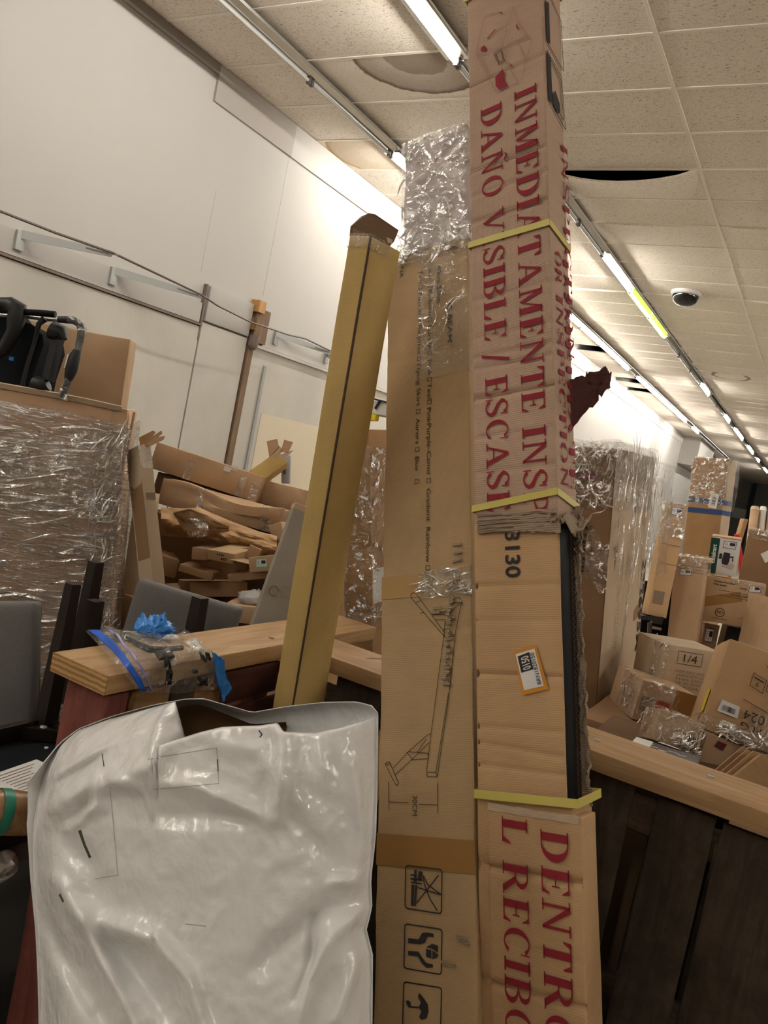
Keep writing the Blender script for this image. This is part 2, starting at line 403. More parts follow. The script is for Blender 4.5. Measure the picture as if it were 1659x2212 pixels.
def tile():
    n = NT('ceiling_tile'); a = n.noise(n.co((1, 2.2, 1)), 46, 3, .6, 1.5); b = n.noise(n.co(), 3, 3); f = n.noise(n.co(), 160, 2)
    pit = n.ramp(a, [(.36, 1), (.43, 0)])
    c = n.mix(b, (.84, .77, .68), (.90, .83, .74)); c = n.mix(pit, c, (.36, .30, .24)); c = n.mix(n.math('MULTIPLY', f, .25), c, (.56, .50, .42))
    return n.set(c, .85, 0, .1, n.bump(a, .25, .004))
M_tile = tile()
def stained(name, cx, cy, r0, r1, col, inner=.0):
    """tile with a brown water ring about (cx, cy) in the ceiling's own metres"""
    n = NT(name); a = n.noise(n.co((1, 2.2, 1)), 46, 3, .6, 1.5); b = n.noise(n.co(), 6, 4, .7)
    mp = n.co(); sx = n.n.new('ShaderNodeSeparateXYZ'); n.t.links.new(mp, sx.inputs[0])
    dx = n.math('SUBTRACT', sx.outputs[0], cx); dy = n.math('MULTIPLY', n.math('SUBTRACT', sx.outputs[1], cy), 1.0)
    d = n.math('SQRT', n.math('ADD', n.math('MULTIPLY', dx, dx), n.math('MULTIPLY', dy, dy))); d = n.math('ADD', d, n.math('MULTIPLY', b, .09))
    k = n.ramp(d, [(0, inner), (r0, inner), (r0 + .012, .35), (r1 - .05, .55), (r1, 1), (min(1, r1 + .02), 0)])
    c = n.mix(n.ramp(a, [(.30, 1), (.40, 0)]), (.87, .80, .71), (.30, .25, .20)); c = n.mix(k, c, col)
    return n.set(c, .85, 0, .1, n.bump(a, .25, .004))
M_grid = plain('ceiling_grid_enamel', (.84, .79, .71), .6)
M_deck = plain('roof_deck', (.008, .008, .009), .9); M_floor = None
def floorm():
    n = NT('concrete_floor'); a = n.noise(n.co(), 1.5, 5, .6); b = n.noise(n.co(), 12, 4)
    return n.set(n.mix(a, (.34, .30, .255), (.42, .375, .32)), .6, 0, .3, n.bump(b, .1, .01))
M_floor = floorm()
M_shadowband = plain('wall_top_shade', (.27, .24, .21), .7)  # shade below the ceiling, put into the band's colour
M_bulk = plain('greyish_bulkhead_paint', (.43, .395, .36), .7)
M_chrome = plain('fixture_reflector', (.62, .60, .57), .16, 1.0); M_housing = plain('fixture_housing', (.55, .53, .50), .28, .9)
M_tubeoff = plain('unlit_tube', (.50, .49, .47), .2, 0, .5); M_endcap = plain('tube_end_cap', (.10, .09, .08), .5)
M_lit = emit('lit_tube', LAMPCOL, LAMP); M_litg = emit('green_glow_strip', (.28, .62, .03), 1.1)
M_backwall = plain('grey_back_wall', (.26, .245, .215), .7); M_post = plain('dark_blue_post', (.02, .035, .06), .6)
M_carton_white = plain('white_print', (.62, .62, .60), .45)

DATA = json.loads(r'''{"F":{"red":[[-0.2507,1.4864,-0.0002],[-0.0703,-0.282,-0.1544],[0.1961,0.0975,2.3]],"beam":[[-0.4636,1.3967,0.0],[-0.222,-0.3302,-0.0363],[0.2387,0.12,1.75]],"gold":[[-1.089,1.6678,0.0555],[0.0354,-0.0131,-0.0562],[0.0631,0.1342,1.9977]],"tall":[[-1.2628,3.3567,0.0002],[0.0409,-0.1263,-0.0743],[0.7,0.5603,1.6975]],"blue":[[-1.0809,8.5099,0.3015],[0.0137,-0.0957,-0.1461],[0.3321,0.3247,1.8785]],"maker":[[-0.7754,7.0928,1.1395],[0.0661,-0.0797,0.0624],[0.2211,0.208,0.3083]],"wide":[[-0.7524,6.9617,0.7654],[-0.0213,-0.0709,0.0909],[0.4638,0.3495,0.3635]],"wraptop":[[-0.8415,6.7044,0.0002],[0.0097,-0.1137,-0.0142],[0.2188,0.25,1.2516]],"brown":[[-0.572,7.6833,1.1362],[0.0016,-0.0138,0.0002],[0.5,0.4,0.4288]],"lean":[[-1.1546,6.4777,0.0754],[-0.0274,0.0802,-0.0404],[0.1032,0.12,1.578]],"quarter":[[-0.4767,3.4434,0.8358],[0.3067,0.0316,0.5177],[0.2272,0.3,0.2101]],"red_label":[[-0.4608,3.0022,0.8006],[-0.115,0.0013,0.0869],[0.1829,0.2991,0.1405]],"big":[[-0.2103,2.661,0.9262],[-0.2278,0.0915,0.1605],[0.5,0.4078,0.2916]],"small":[[-0.3235,2.5264,0.8796],[0.0088,0.1847,0.7082],[0.1494,0.25,0.0917]],"bin":[[-3.125,1.3667,0.1207],[-0.0014,0.0034,0.7822],[1.1,0.9996,1.4164]],"inbox":[[-3.234,2.1712,0.3657],[0.0511,-0.0164,0.7345],[0.6,0.35,1.45]],"p_long":[[-3.082,3.0449,1.2575],[0.3208,0.2,0.5043],[0.574,0.3,0.1458]],"p_long2":[[-2.6428,3.3986,1.188],[0.0395,0.0091,0.1916],[0.2912,0.3,0.1155]],"p_front":[[-2.7513,2.7952,1.1349],[-0.189,-0.0018,-0.0407],[0.7338,0.3,0.0894]],"p_cube":[[-2.3997,2.5148,0.871],[-0.1156,0.0874,0.8544],[0.0785,0.2683,0.0803]],"p_low":[[-2.326,2.6631,0.7779],[-0.1121,-0.1982,0.8954],[0.2569,0.3417,0.0677]],"p_bm":[[-2.2355,2.6233,0.9736],[0.0916,-0.0546,0.1842],[0.1297,0.3,0.0422]],"p_label":[[-2.003,2.6265,0.9704],[0.0186,-0.3209,0.1731],[0.1348,0.3,0.064]],"grey":[[-1.6972,2.3378,0.9639],[-0.1111,0.0277,-0.2556],[0.35,0.12,0.3574]],"back":[[-1.1983,2.5033,-0.0],[0.1078,-0.1832,0.0121],[0.1089,0.3,1.62]]},"D":{"beam_text":[["Star",0.1285,2.196,2.1569],["#",0.1283,2.1485,2.1319],["Raibow",0.128,2.1277,2.0498],["#",0.1276,2.0471,2.0323],["Purple",0.1274,2.0229,1.9563],["#",0.1271,1.9524,1.9366],["Pink",0.1269,1.9248,1.8806],["#",0.1267,1.8768,1.8639],["Teal",0.1265,1.86,1.8167],["#",0.1264,1.8154,1.8002],["PinkPurple-Camo",0.1258,1.7926,1.6157],["#",0.1251,1.6062,1.5919],["Gradient",0.1248,1.5788,1.4957],["Rainbow",0.1242,1.4818,1.3954],["#",0.1239,1.3898,1.3741],["ic",0.1286,2.2186,2.2045],["Tan",0.0998,2.1964,2.157],["#",0.0993,2.1528,2.1347],["Fish and Begonia",0.098,2.1278,1.9478],["#",0.0968,1.9438,1.9254],["Flying Skirt",0.0959,1.9201,1.8027],["#",0.095,1.7964,1.7799],["Aurora",0.0943,1.7698,1.7],["#",0.0937,1.6939,1.6779],["Blue",0.0932,1.6669,1.6304],["#",0.0927,1.6111,1.5931],["C BEAM",0.1839,2.0737,1.9606],["40cm-30cm",0.1532,2.1931,2.0818],["CHINA",0.0414,2.261,2.191],["30CM",0.0943,0.8734,0.8314]],"beam_lines":[[[0.0832,1.3248],[0.079,1.3213],[0.08,1.3137],[0.168,1.2169],[0.1649,1.2296],[0.0936,1.3221],[0.0873,1.326],[0.0832,1.3248]],[[0.1041,1.3045],[0.0938,1.3015]],[[0.1146,1.2779],[0.1043,1.2749]],[[0.1701,1.2527],[0.1328,0.9995],[0.1223,0.9213],[0.1254,0.9138],[0.149,0.9139],[0.1509,0.9254],[0.178,1.0926],[0.1943,1.2263],[0.2096,1.2935],[0.2066,1.3045],[0.1818,1.3071],[0.1801,1.2973]],[[0.1254,0.923],[0.1452,0.923],[0.1761,1.091]],[[0.1452,0.923],[0.149,0.9139]],[[0.1649,1.2296],[0.1689,1.2527]],[[0.1369,1.271],[0.1769,1.2685],[0.2045,1.2902]],[[0.143,1.2579],[0.1689,1.2563]],[[0.1328,1.0046],[0.1239,1.0011],[0.077,0.9651],[0.0395,0.9288]],[[0.1317,0.9878],[0.0862,0.9485],[0.0458,0.9156]],[[0.0789,0.9651],[0.126,0.9627],[0.126,0.9511],[0.087,0.9485]],[[0.0987,0.9638],[0.122,0.9927]],[[0.021,0.9402],[0.0183,0.9367],[0.0461,0.8939],[0.0501,0.8924],[0.0528,0.8975],[0.0291,0.9421],[0.021,0.9402]],[[0.0183,0.9367],[0.0264,0.9352],[0.0304,0.9404]],[[0.073,0.9633],[0.089,0.9485]],[[0.0271,0.8999],[0.03,0.8397]],[[0.1498,0.901],[0.1498,0.8401]],[[0.0296,0.8568],[0.0782,0.8574]],[[0.1054,0.8554],[0.1498,0.8566]]],"beam_thick":[[[0.0736,0.7248],[0.0755,0.7283],[0.0798,0.7298],[0.1542,0.7287],[0.1583,0.7271],[0.16,0.7236],[0.1585,0.6487],[0.1566,0.6454],[0.1525,0.644],[0.0791,0.6458],[0.0748,0.6474],[0.073,0.6509],[0.0736,0.7248]],[[0.0733,0.6108],[0.0752,0.6143],[0.0794,0.6157],[0.1541,0.6147],[0.1582,0.6132],[0.1598,0.6099],[0.1583,0.536],[0.1565,0.5328],[0.1525,0.5314],[0.0777,0.532],[0.0736,0.5335],[0.0719,0.5369],[0.0733,0.6108]],[[0.072,0.5017],[0.0739,0.5051],[0.0781,0.5065],[0.1531,0.5074],[0.157,0.5061],[0.1586,0.5029],[0.156,0.4244],[0.1542,0.4213],[0.1502,0.4198],[0.0759,0.4186],[0.0718,0.4199],[0.0701,0.4231],[0.072,0.5017]],[[0.1125,0.7204],[0.1201,0.6933],[0.1319,0.6697],[0.1485,0.6496]],[[0.1518,0.7168],[0.1269,0.6884],[0.1008,0.6584]],[[0.1032,0.689],[0.1336,0.6835],[0.1568,0.6803]],[[0.1166,0.7124],[0.1268,0.6967],[0.1568,0.6808]]],"beam_fill":[[[0.0944,0.7231],[0.1002,0.7228],[0.0998,0.6984],[0.0939,0.6984]],[[0.1047,0.7212],[0.1125,0.7204],[0.1116,0.7022],[0.1038,0.7029]],[[0.0852,0.7139],[0.0945,0.7133],[0.0945,0.7105],[0.0852,0.7108]],[[0.0853,0.7069],[0.1133,0.706],[0.1133,0.7024],[0.0853,0.7027]],[[0.0861,0.6986],[0.1133,0.6982],[0.1127,0.6954],[0.0861,0.6958]],[[0.0878,0.6931],[0.0947,0.6932],[0.0934,0.6521],[0.0872,0.6521]],[[0.0964,0.6934],[0.1018,0.6933],[0.0988,0.6527],[0.0947,0.6523]],[[0.0812,0.5895],[0.1057,0.5897],[0.1139,0.6027],[0.1239,0.6052],[0.1404,0.6044],[0.141,0.5979],[0.1272,0.5976],[0.1207,0.5848],[0.1091,0.5807],[0.0813,0.5801]],[[0.0815,0.5653],[0.1059,0.567],[0.1142,0.5575],[0.1241,0.5482],[0.1388,0.5475],[0.1398,0.5419],[0.1242,0.539],[0.1126,0.5467],[0.1043,0.5575],[0.0815,0.5573]],[[0.124,0.5772],[0.1371,0.5854],[0.1508,0.5831],[0.1508,0.57],[0.1371,0.5762]],[[0.1234,0.5745],[0.1355,0.5733],[0.1355,0.5575],[0.1234,0.5599]],[[0.1378,0.5731],[0.1515,0.5674],[0.1502,0.562],[0.1378,0.5565]],[[0.1074,0.4911],[0.1146,0.487],[0.1277,0.4735],[0.1294,0.461],[0.1246,0.4476],[0.1133,0.4432],[0.1084,0.4476],[0.1132,0.4585],[0.1066,0.4652],[0.1121,0.4737],[0.1055,0.4831]],[[0.0819,0.4739],[0.0885,0.4715],[0.0879,0.4644],[0.1066,0.4657],[0.1067,0.4626],[0.0837,0.4612],[0.0787,0.4662],[0.0779,0.4725]]],"red_faint":[[[0.0969,2.7],[0.0856,2.7107],[0.0555,2.7211],[0.045,2.7066],[0.0395,2.6894],[0.0248,2.6338],[0.0748,2.5122]],[[0.0748,2.5122],[0.1314,2.5093]],[[0.0559,2.655],[0.0747,2.6687],[0.1078,2.6685],[0.1249,2.7051],[0.1367,2.6573],[0.1684,2.5972],[0.1531,2.5542]],[[0.1076,2.6589],[0.0936,2.6238],[0.1031,2.6064],[0.1008,2.5786],[0.133,2.5086]],[[0.134,2.6139],[0.1531,2.5542],[0.141,2.5128]],[[0.0535,2.617],[0.0248,2.6306]],[[0.0399,2.6168],[0.0592,2.5625]],[[0.0604,2.6267],[0.1098,2.6128]],[[0.1066,2.6175],[0.161,2.6134]],[[0.1097,2.6112],[0.1609,2.6087]],[[0.1099,2.6207],[0.158,2.618]]],"red_faint2":[[[0.0718,2.6116],[0.0918,2.6134],[0.0992,2.5794],[0.0844,2.5766],[0.0718,2.6116]],[[0.0768,2.6076],[0.09,2.6094],[0.0954,2.5828],[0.0855,2.5816],[0.0768,2.6076]]],"red_shape":[[[0.0939,2.561],[0.0985,2.5478],[0.0966,2.5328],[0.1059,2.5128],[0.0847,2.512],[0.0751,2.5264],[0.0739,2.5494]],[[0.0377,2.6425],[0.0472,2.6445],[0.0531,2.6335],[0.051,2.628],[0.0368,2.6331]],[[0.1088,2.5717],[0.115,2.5593],[0.1228,2.5487],[0.1182,2.5594]],[[0.1319,2.6581],[0.1379,2.6422],[0.1362,2.6389],[0.1301,2.6525]],[[0.0938,2.7088],[0.0986,2.6991],[0.0921,2.7057],[0.0839,2.7106]],[[0.0543,2.6591],[0.0611,2.6623],[0.0747,2.672],[0.078,2.6687],[0.0645,2.6623],[0.0576,2.6549]]],"red_icon":[[[0.0113,2.5676],[0.0134,2.4469],[0.0971,2.4205],[0.0855,2.5455],[0.0113,2.5676]],[[0.0105,2.6914],[0.0126,2.5887],[0.0973,2.5687],[0.0924,2.6956],[0.0433,2.7174]],[[0.0267,2.557],[0.03,2.4564],[0.0882,2.4393],[0.0815,2.5367],[0.0267,2.557]]],"red_iconfill":[[[0.0111,2.5644],[0.03,2.559],[0.0293,2.4468],[0.0148,2.4492]],[[0.0105,2.6914],[0.029,2.6978],[0.0289,2.5929],[0.0148,2.5933]],[[0.0378,2.4779],[0.0484,2.4904],[0.0702,2.47],[0.0707,2.4484],[0.0581,2.4382],[0.039,2.4461],[0.0337,2.4647]]],"tall_bars":[[[0.5764,1.3973],[0.6098,1.4002],[0.6104,1.3934],[0.577,1.3905]],[[0.5777,1.3816],[0.609,1.3843],[0.6092,1.3817],[0.578,1.3789]],[[0.5784,1.3737],[0.6085,1.3764],[0.6096,1.3633],[0.5795,1.3606]],[[0.5791,1.3526],[0.6092,1.3554],[0.6094,1.3528],[0.5793,1.3499]],[[0.5798,1.3436],[0.6089,1.3464],[0.6097,1.3359],[0.5807,1.3331]],[[0.5812,1.3263],[0.6092,1.329],[0.6094,1.3264],[0.5815,1.3237]],[[0.5814,1.3173],[0.6089,1.32],[0.6101,1.3054],[0.5827,1.3026]],[[0.5828,1.2947],[0.6091,1.2974],[0.6096,1.2921],[0.5832,1.2894]],[[0.5839,1.2815],[0.6086,1.2841],[0.6099,1.2684],[0.5852,1.2658]],[[0.5853,1.2578],[0.6095,1.2605],[0.6097,1.2579],[0.5855,1.2552]],[[0.5861,1.2473],[0.6088,1.2498],[0.6098,1.2367],[0.5872,1.2342]],[[0.5874,1.2262],[0.6094,1.2288],[0.6098,1.2235],[0.5878,1.221]],[[0.5879,1.213],[0.6089,1.2155],[0.61,1.2024],[0.589,1.1999]],[[0.5894,1.1946],[0.6093,1.197],[0.6101,1.1881],[0.5902,1.1857]]],"tall_strip":[[[0.5161,1.5949],[0.6361,1.6001],[0.6365,1.5688],[0.5186,1.5657]]],"tall_text":[["N715P232695M",0.6196,1.1904,0.6277,1.3781]],"tall_side":[["232695M",0.5304,1.2302,0.5051,0.8065]],"q":{"blue_label":[[0.1995,1.5375],[0.2792,1.531],[0.2662,1.3828],[0.1863,1.3884]],"maker_green":[[-0.003,0.3066],[0.067,0.3062],[0.0647,0.0014],[-0.0033,0.0008]],"lean_label":[[-0.0095,1.5441],[0.0746,1.5499],[0.0818,1.4922],[-0.0023,1.486]],"wraptop_label":[[0.0454,1.155],[0.1288,1.1584],[0.1304,1.1071],[0.0435,1.1029]],"wide_label":[[0.3446,0.3415],[0.4285,0.3454],[0.4324,0.2939],[0.3457,0.2855]],"red_qr":[],"red_red":[[0.0485,0.0834],[0.0893,0.0827],[0.0921,0.0495],[0.0498,0.0495]],"big_label":[[0.0356,0.104],[0.0888,0.1019],[0.0917,0.0657],[0.0308,0.0657]],"q_rect":[[0.0681,0.1933],[0.1551,0.1954],[0.1614,0.1415],[0.0697,0.1409]],"bm":[[0.0437,0.0386],[0.0976,0.0396],[0.0964,0.0073],[0.0424,0.0062]],"green_label":[[0.0392,0.0552],[0.0859,0.0509],[0.0846,0.0186],[0.0356,0.021]],"red_label":[[0.0919,1.2373],[0.1427,1.2494],[0.1678,1.1639],[0.1099,1.1482]],"red_white":[[0.096,1.2308],[0.1395,1.2429],[0.1579,1.1698],[0.1143,1.1586]],"red_black":[[0.1013,1.2262],[0.1278,1.2361],[0.1363,1.202],[0.1089,1.1937]]}}}''')
FIT, DR = DATA['F'], DATA['D']

# ------------------------------------------------------------------ the room
XW, ZC = -4.55, 4.15
Y0R, Y1R, X1R = -7.0, 47.0, 11.0
struct(mk('floor', *box((XW - .2, Y0R, -.1), (X1R, Y1R, 0)), M_floor), 'dark bare concrete floor of the stockroom')
wl = struct(mk('wall_left', *box((XW - .15, Y0R, 0), (XW, Y1R, 4.8)), M_wall), 'tall off-white painted wall along the left side')
struct(mk('wall_right', *box((X1R, Y0R, 0), (X1R + .15, Y1R, 4.8)), M_wall), 'off-white wall out of view to the right')
struct(mk('wall_front', *box((XW, Y0R - .15, 0), (X1R, Y0R, 4.8)), M_wall), 'off-white wall behind the viewer')
wb = struct(mk('wall_back', *box((XW, Y1R, 0), (X1R, Y1R + .15, 4.8)), M_backwall), 'grey panelled wall at the far end of the room')
for i in range(12):
    mk('wall_panel', *box((XW + i * 1.22 + .01, Y1R - .03, 0), (XW + (i + 1) * 1.22 - .01, Y1R, 4.05)), M_backwall, wb)
mk('post', *box((-3.86, Y1R - .25, 0), (-3.66, Y1R - .03, 4.1)), M_post, wb)
cz = struct(mk('ceiling', *box((XW, Y0R, 4.72), (X1R, Y1R, 4.8)), M_deck), 'suspended ceiling of fissured tiles, some sagging, stained or missing')
cz['label'] = 'suspended ceiling of fissured tiles, some sagging, stained or missing'
XL = [-4.545, -3.82, -2.60, -1.38, -0.16]
YG = lambda k: 6.94 + .61 * k
def tile_mesh(w, l, sag=0, side=0):
    nx, ny = 8, 4
    def f(u, v):
        z = 0
        if sag: z = -sag * (4 * u * (1 - u)) * (4 * v * (1 - v)) ** .5
        if side: z = -side * (4 * u * (1 - u)) ** .8 * (1 - v) ** 1.2
        return Vector(((u - .5) * w, (v - .5) * l, z))
    V, F = sheet(f, nx, ny); return thick((V, [tuple(reversed(q)) for q in F]), .016)
TM = {}
def shared(key, fn, mat):
    if key not in TM:
        V, F = fn(); me = bpy.data.meshes.new('ceiling_tile'); me.from_pydata([tuple(v) for v in V], [], F); me.materials.append(mat); TM[key] = me
    return TM[key]
rng = random.Random(3)
M_st1 = stained('stained_tile', .27, -.27, .27, .52, (.17, .105, .06), .72)
M_st2 = stained('ring_stained_tile', .0, -.1, .30, .36, (.27, .19, .12))
M_st3 = stained('yellowed_tile', .1, .0, .2, .5, (.48, .35, .18), .25)
for k in range(-12, 22):
    for c in range(4):
        x0, x1, ya, yb = XL[c], XL[c + 1], YG(k), YG(k + 1)
        if c == 0 and k in (11, 16, 18): continue
        w, l = x1 - x0 - .012, .598
        mat = M_tile; key = None
        if c == 2 and k == -1: V = tile_mesh(w, l, 0, .105); me = None
        elif c == 1 and k == -4: V = tile_mesh(w, l, .012); me = None; mat = M_st1
        elif c == 2 and k == 13: V = tile_mesh(w, l, .02); me = None; mat = M_st2
        elif c == 0 and k == -2: V = tile_mesh(w, l, .008); me = None; mat = M_st3
        else:
            s = rng.choice([0, .004, .010, .018] if k > -2 else [0, .003, .006]); sd = rng.choice([0, 0, 0, .012, .02]) if k > -1 else 0
            me = shared((c == 0, s, sd), lambda: tile_mesh(w, l, s, sd), M_tile)
        if me is None:
            me = bpy.data.meshes.new('ceiling_tile'); me.from_pydata([tuple(v) for v in V[0]], [], V[1]); me.materials.append(mat)
        o = new_obj('ceiling_tile', me, cz); o.location = ((x0 + x1) / 2, (ya + yb) / 2, ZC + .004)
        if c == 0 and k > 10: o.location.z += .001
b = MB()
for k in range(22, 66):
    for c in range(4): b.add(box((XL[c] + .006, YG(k) + .006, ZC + .004), (XL[c + 1] - .006, YG(k + 1) - .006, ZC + .02)))
for k in range(-23, -12):
    for c in range(4): b.add(box((XL[c] + .006, YG(k) + .006, ZC + .004), (XL[c + 1] - .006, YG(k + 1) - .006, ZC + .02)))
for k in range(-23, 66):
    for c in range(10): b.add(box((-.16 + 1.22 * c + .006, YG(k) + .006, ZC + .004), (-.16 + 1.22 * (c + 1) - .006, YG(k + 1) - .006, ZC + .02)))
tag(b.mk('ceiling_tiles_beyond', M_tile, cz), None, None, None, 'stuff')
for i in range(1, 13):
    x = XL[i] if i < 5 else -.16 + 1.22 * (i - 4)
    mk('grid_runner', *box((x - .012, Y0R, ZC - .002), (x + .012, Y1R, ZC + .006)), M_grid, cz)
b = MB()
for k in range(-22, 66): b.add(box((XW, YG(k) - .012, ZC - .001), (X1R, YG(k) + .012, ZC + .005)))
tag(b.mk('grid_cross_tees', M_grid, cz), None, None, None, 'stuff')

# bulkhead and seams on the left wall
struct(mk('trim_1', *box((XW, Y0R, 4.075), (-4.53, 4.45, ZC)), M_shadowband), 'narrow band of shade painted grey-brown along the top of the left wall')
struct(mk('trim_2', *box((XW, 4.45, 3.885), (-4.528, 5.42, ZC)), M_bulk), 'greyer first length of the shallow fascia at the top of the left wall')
struct(mk('trim_3', *box((XW, 5.42, 3.885), (-4.53, 27.0, ZC)), M_wall), 'off-white fascia running on along the top of the left wall')
struct(mk('trim_4', *box((XW, 27.0, 3.25), (-4.0, 30.5, ZC)), M_wall), 'boxed soffit stepping out of the far left wall')
struct(mk('trim_5', *box((XW, 30.5, 3.55), (-4.3, Y1R, ZC)), M_wall), 'bulkhead beyond the far soffit')
wy = lambda y: .978 * y
wz = lambda z: 1.55 + .978 * (z - 1.55)
def wbox(nm, x, ya, yb, za, zb, mat, x0=0.0): return mk(nm, *box((XW + x0, wy(ya), wz(za) if za > 0 else 0), (XW + x, wy(yb), wz(zb))), mat, wl)
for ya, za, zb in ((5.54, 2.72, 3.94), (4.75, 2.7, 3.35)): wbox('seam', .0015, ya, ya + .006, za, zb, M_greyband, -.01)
# lower wall cladding
wbox('wall_panel', .03, 1.0, 4.818, 0, 2.28, M_panel)
wbox('wall_panel', .035, 4.83, 5.40, 0, 2.32, M_panel)
wbox('wall_panel', .02, 5.52, 14.0, 0, 2.27, M_panel)
wbox('cream_patch', .024, 1.0, 3.62, 1.55, 2.02, M_cream, .018)
wbox('cream_patch', .024, 5.8, 13.0, .9, 1.72, M_cream, .018)
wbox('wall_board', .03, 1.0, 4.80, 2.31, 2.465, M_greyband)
wbox('wall_board', .03, 5.62, 14.0, 2.30, 2.46, M_wall)
wbox('wall_rail', .05, 1.0, 4.82, 2.287, 2.303, M_trimdark)
wbox('wall_rail', .05, 5.5, 14.0, 2.27, 2.295, M_panel)
wbox('dark_gap', .004, 4.812, 4.83, 1.5, 2.62, M_trimdark, -.01)
wbox('dark_gap', .036, 4.812, 4.83, 2.18, 2.62, M_trimdark)
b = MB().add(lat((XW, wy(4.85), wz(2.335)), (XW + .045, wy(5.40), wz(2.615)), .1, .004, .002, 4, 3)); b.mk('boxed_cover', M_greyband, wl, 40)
wbox('stud', .05, 5.42, 5.49, 0, 2.30, M_brownstud)
b = MB().add(tube([(XW + .07, wy(5.45), z) for z in (2.34, 2.26, 2.22)], [.045, .05, .02], 8, True, .3)); b.mk('stud_cap', M_trimdark, wl, 60)
wbox('stud', .06, 5.44, 5.62, 2.31, 2.60, M_brownstud)
wbox('wood_block', .09, 5.41, 5.50, 2.56, 2.66, M_orangewood)
wbox('wood_block', .10, 5.40, 5.44, 2.40, 2.50, M_blockw)
wbox('corner_bead', .035, 5.70, 5.735, 0, 2.14, M_metal, .02)

# shelf brackets and the steel rod they carry
def bracket(y, arm, label):
    t = thing('shelf_bracket', label, 'bracket', (XW + .03, wy(y), wz(2.35)), group='steel brackets along the left wall')
    mk('mounting_plate', *box((0, -.028, 0), (.02, .028, .115)), M_metal, t)
    e = arm - t.location
    mk('arm', *bar((.015, 0, .095), e, .010, .052, (0, 0, 1), None, .010, .036), M_metal, t)
    sd = Vector((0, -.007, 0)) if e.y > 0 else Vector((0, .007, 0))
    mk('slot', *bar(e * .72 + Vector((.004, -.008, .03)), e * .97 + Vector((.004, -.008, .002)), .004, .008), M_trimdark, t)
    mk('hook', *bar(e, e + Vector((.05, .0, -.002)), .008, .008), M_metal, t)
bracket(3.15, onx(242, 549, -4.10), 'grey steel shelf bracket nearest the viewer, above the pushchair')
bracket(3.89, onx(436, 640, -4.12), 'grey steel shelf bracket reaching to the boxed cover')
bracket(5.78, onx(712, 762, -4.25), 'grey steel shelf bracket ending behind the tall yellowish carton')
bracket(6.62, onx(720, 779, -4.35), 'farthest steel bracket, mostly behind the tall yellowish carton')
rod = [(-60, 430, -4.08), (0, 456, -4.08), (120, 503, -4.08), (245, 547, -4.08), (340, 592, -4.1), (435, 637, -4.1), (470, 660, -4.12), (540, 695, -4.16), (620, 722, -4.2), (660, 732, -4.22), (712, 757, -4.22), (760, 775, -4.22)]
tag(mk('steel_rod', *tube([onx(*p) for p in rod], .008, 6), M_wire, None, 60), 'long thin dark steel rod lying across the wall brackets', 'rod')

# ------------------------------------------------------------------ fluorescent strip lights
def strip(x, ya, yb, lit, label, group=None):
    L = yb - ya; t = thing('strip_light', label, 'light', (x, ya, ZC - .012), group=group)
    mk('housing', *prism([(-.05, 0.004, 0), (.05, .004, 0), (.035, .004, -.055), (-.035, .004, -.055)], (0, 1, 0), L - .008), M_housing, t)
    for s in (-1, 1): mk('reflector', *prism([(s * .036, .01, -.056), (s * .066, .01, -.030), (s * .068, .01, -.033), (s * .038, .01, -.06)], (0, 1, 0), L - .02), M_chrome, t)
    hw = .078 if lit else .035
    mk('reflector', *box((-hw, .01, -.0575), (hw, L - .01, -.055)), M_chrome, t)
    n = max(1, int(round(L / 1.21))); s = L / n
    for i in range(n):
        m = M_lit if lit else M_tubeoff
        mk('tube', *tube([(0, i * s + .03, -.077), (0, (i + 1) * s - .03, -.077)], .0185 if lit else .013, 10), m, t, 50)
        if lit == 2:
            for sx in (-1, 1): mk('green_glow_strip', *box((sx * .030 - .005, i * s + .04, -.088), (sx * .030 + .005, (i + 1) * s - .04, -.060)), M_litg, t)  # emissive strips added for the green glow along the tube edges
        for y in (i * s + .006, (i + 1) * s - .03): mk('tube_holder', *box((-.014, y, -.10), (.014, y + .024, -.0575)), M_endcap, t)
R1, R2 = -3.80, -2.585
for ya, yb, lit, lb in ((-4.2, -1.7, 1, 'lit strip light behind the viewer in the row by the wall'), (-1.5, .9, 1, 'lit strip light over the viewer\'s left shoulder, out of frame'), (1.0, 3.4, 0, 'unlit bare strip light over the viewer in the row by the wall'), (3.4, 5.8, 0, 'unlit mirror-bright strip light at the top left of the ceiling'),
        (5.8, 8.2, 1, 'lit strip light whose near end shows above the plastic-wrapped box top'), (8.2, 10.6, 1, 'lit strip light hidden behind the two tall cartons, row by the wall'),
        (10.6, 13.0, 1, 'lit strip light just right of the tall red-lettered carton, row by the wall'), (13.0, 15.2, 1, 'lit strip light above the torn paper flap, row by the wall'),
        (15.2, 15.9, 0, 'short dark gap fixture in the lit row by the wall'), (15.9, 18.3, 1, 'lit strip light above the ceiling gaps, row by the wall'), (18.3, 20.6, 1, 'lit strip light past the ceiling gaps, row by the wall'),
        (20.6, 22.4, 1, 'lit strip light ending before the dark gap, row by the wall'), (22.4, 23.4, 0, 'dark fixture before the last lit tube, row by the wall'),
        (23.4, 24.8, 1, 'last lit strip light beside the far soffit, row by the wall'), (24.8, 34.0, 0, 'long unlit run of strip light over the far soffit')):
    strip(R1, ya, yb, lit, lb, 'strip lights in the row by the wall')
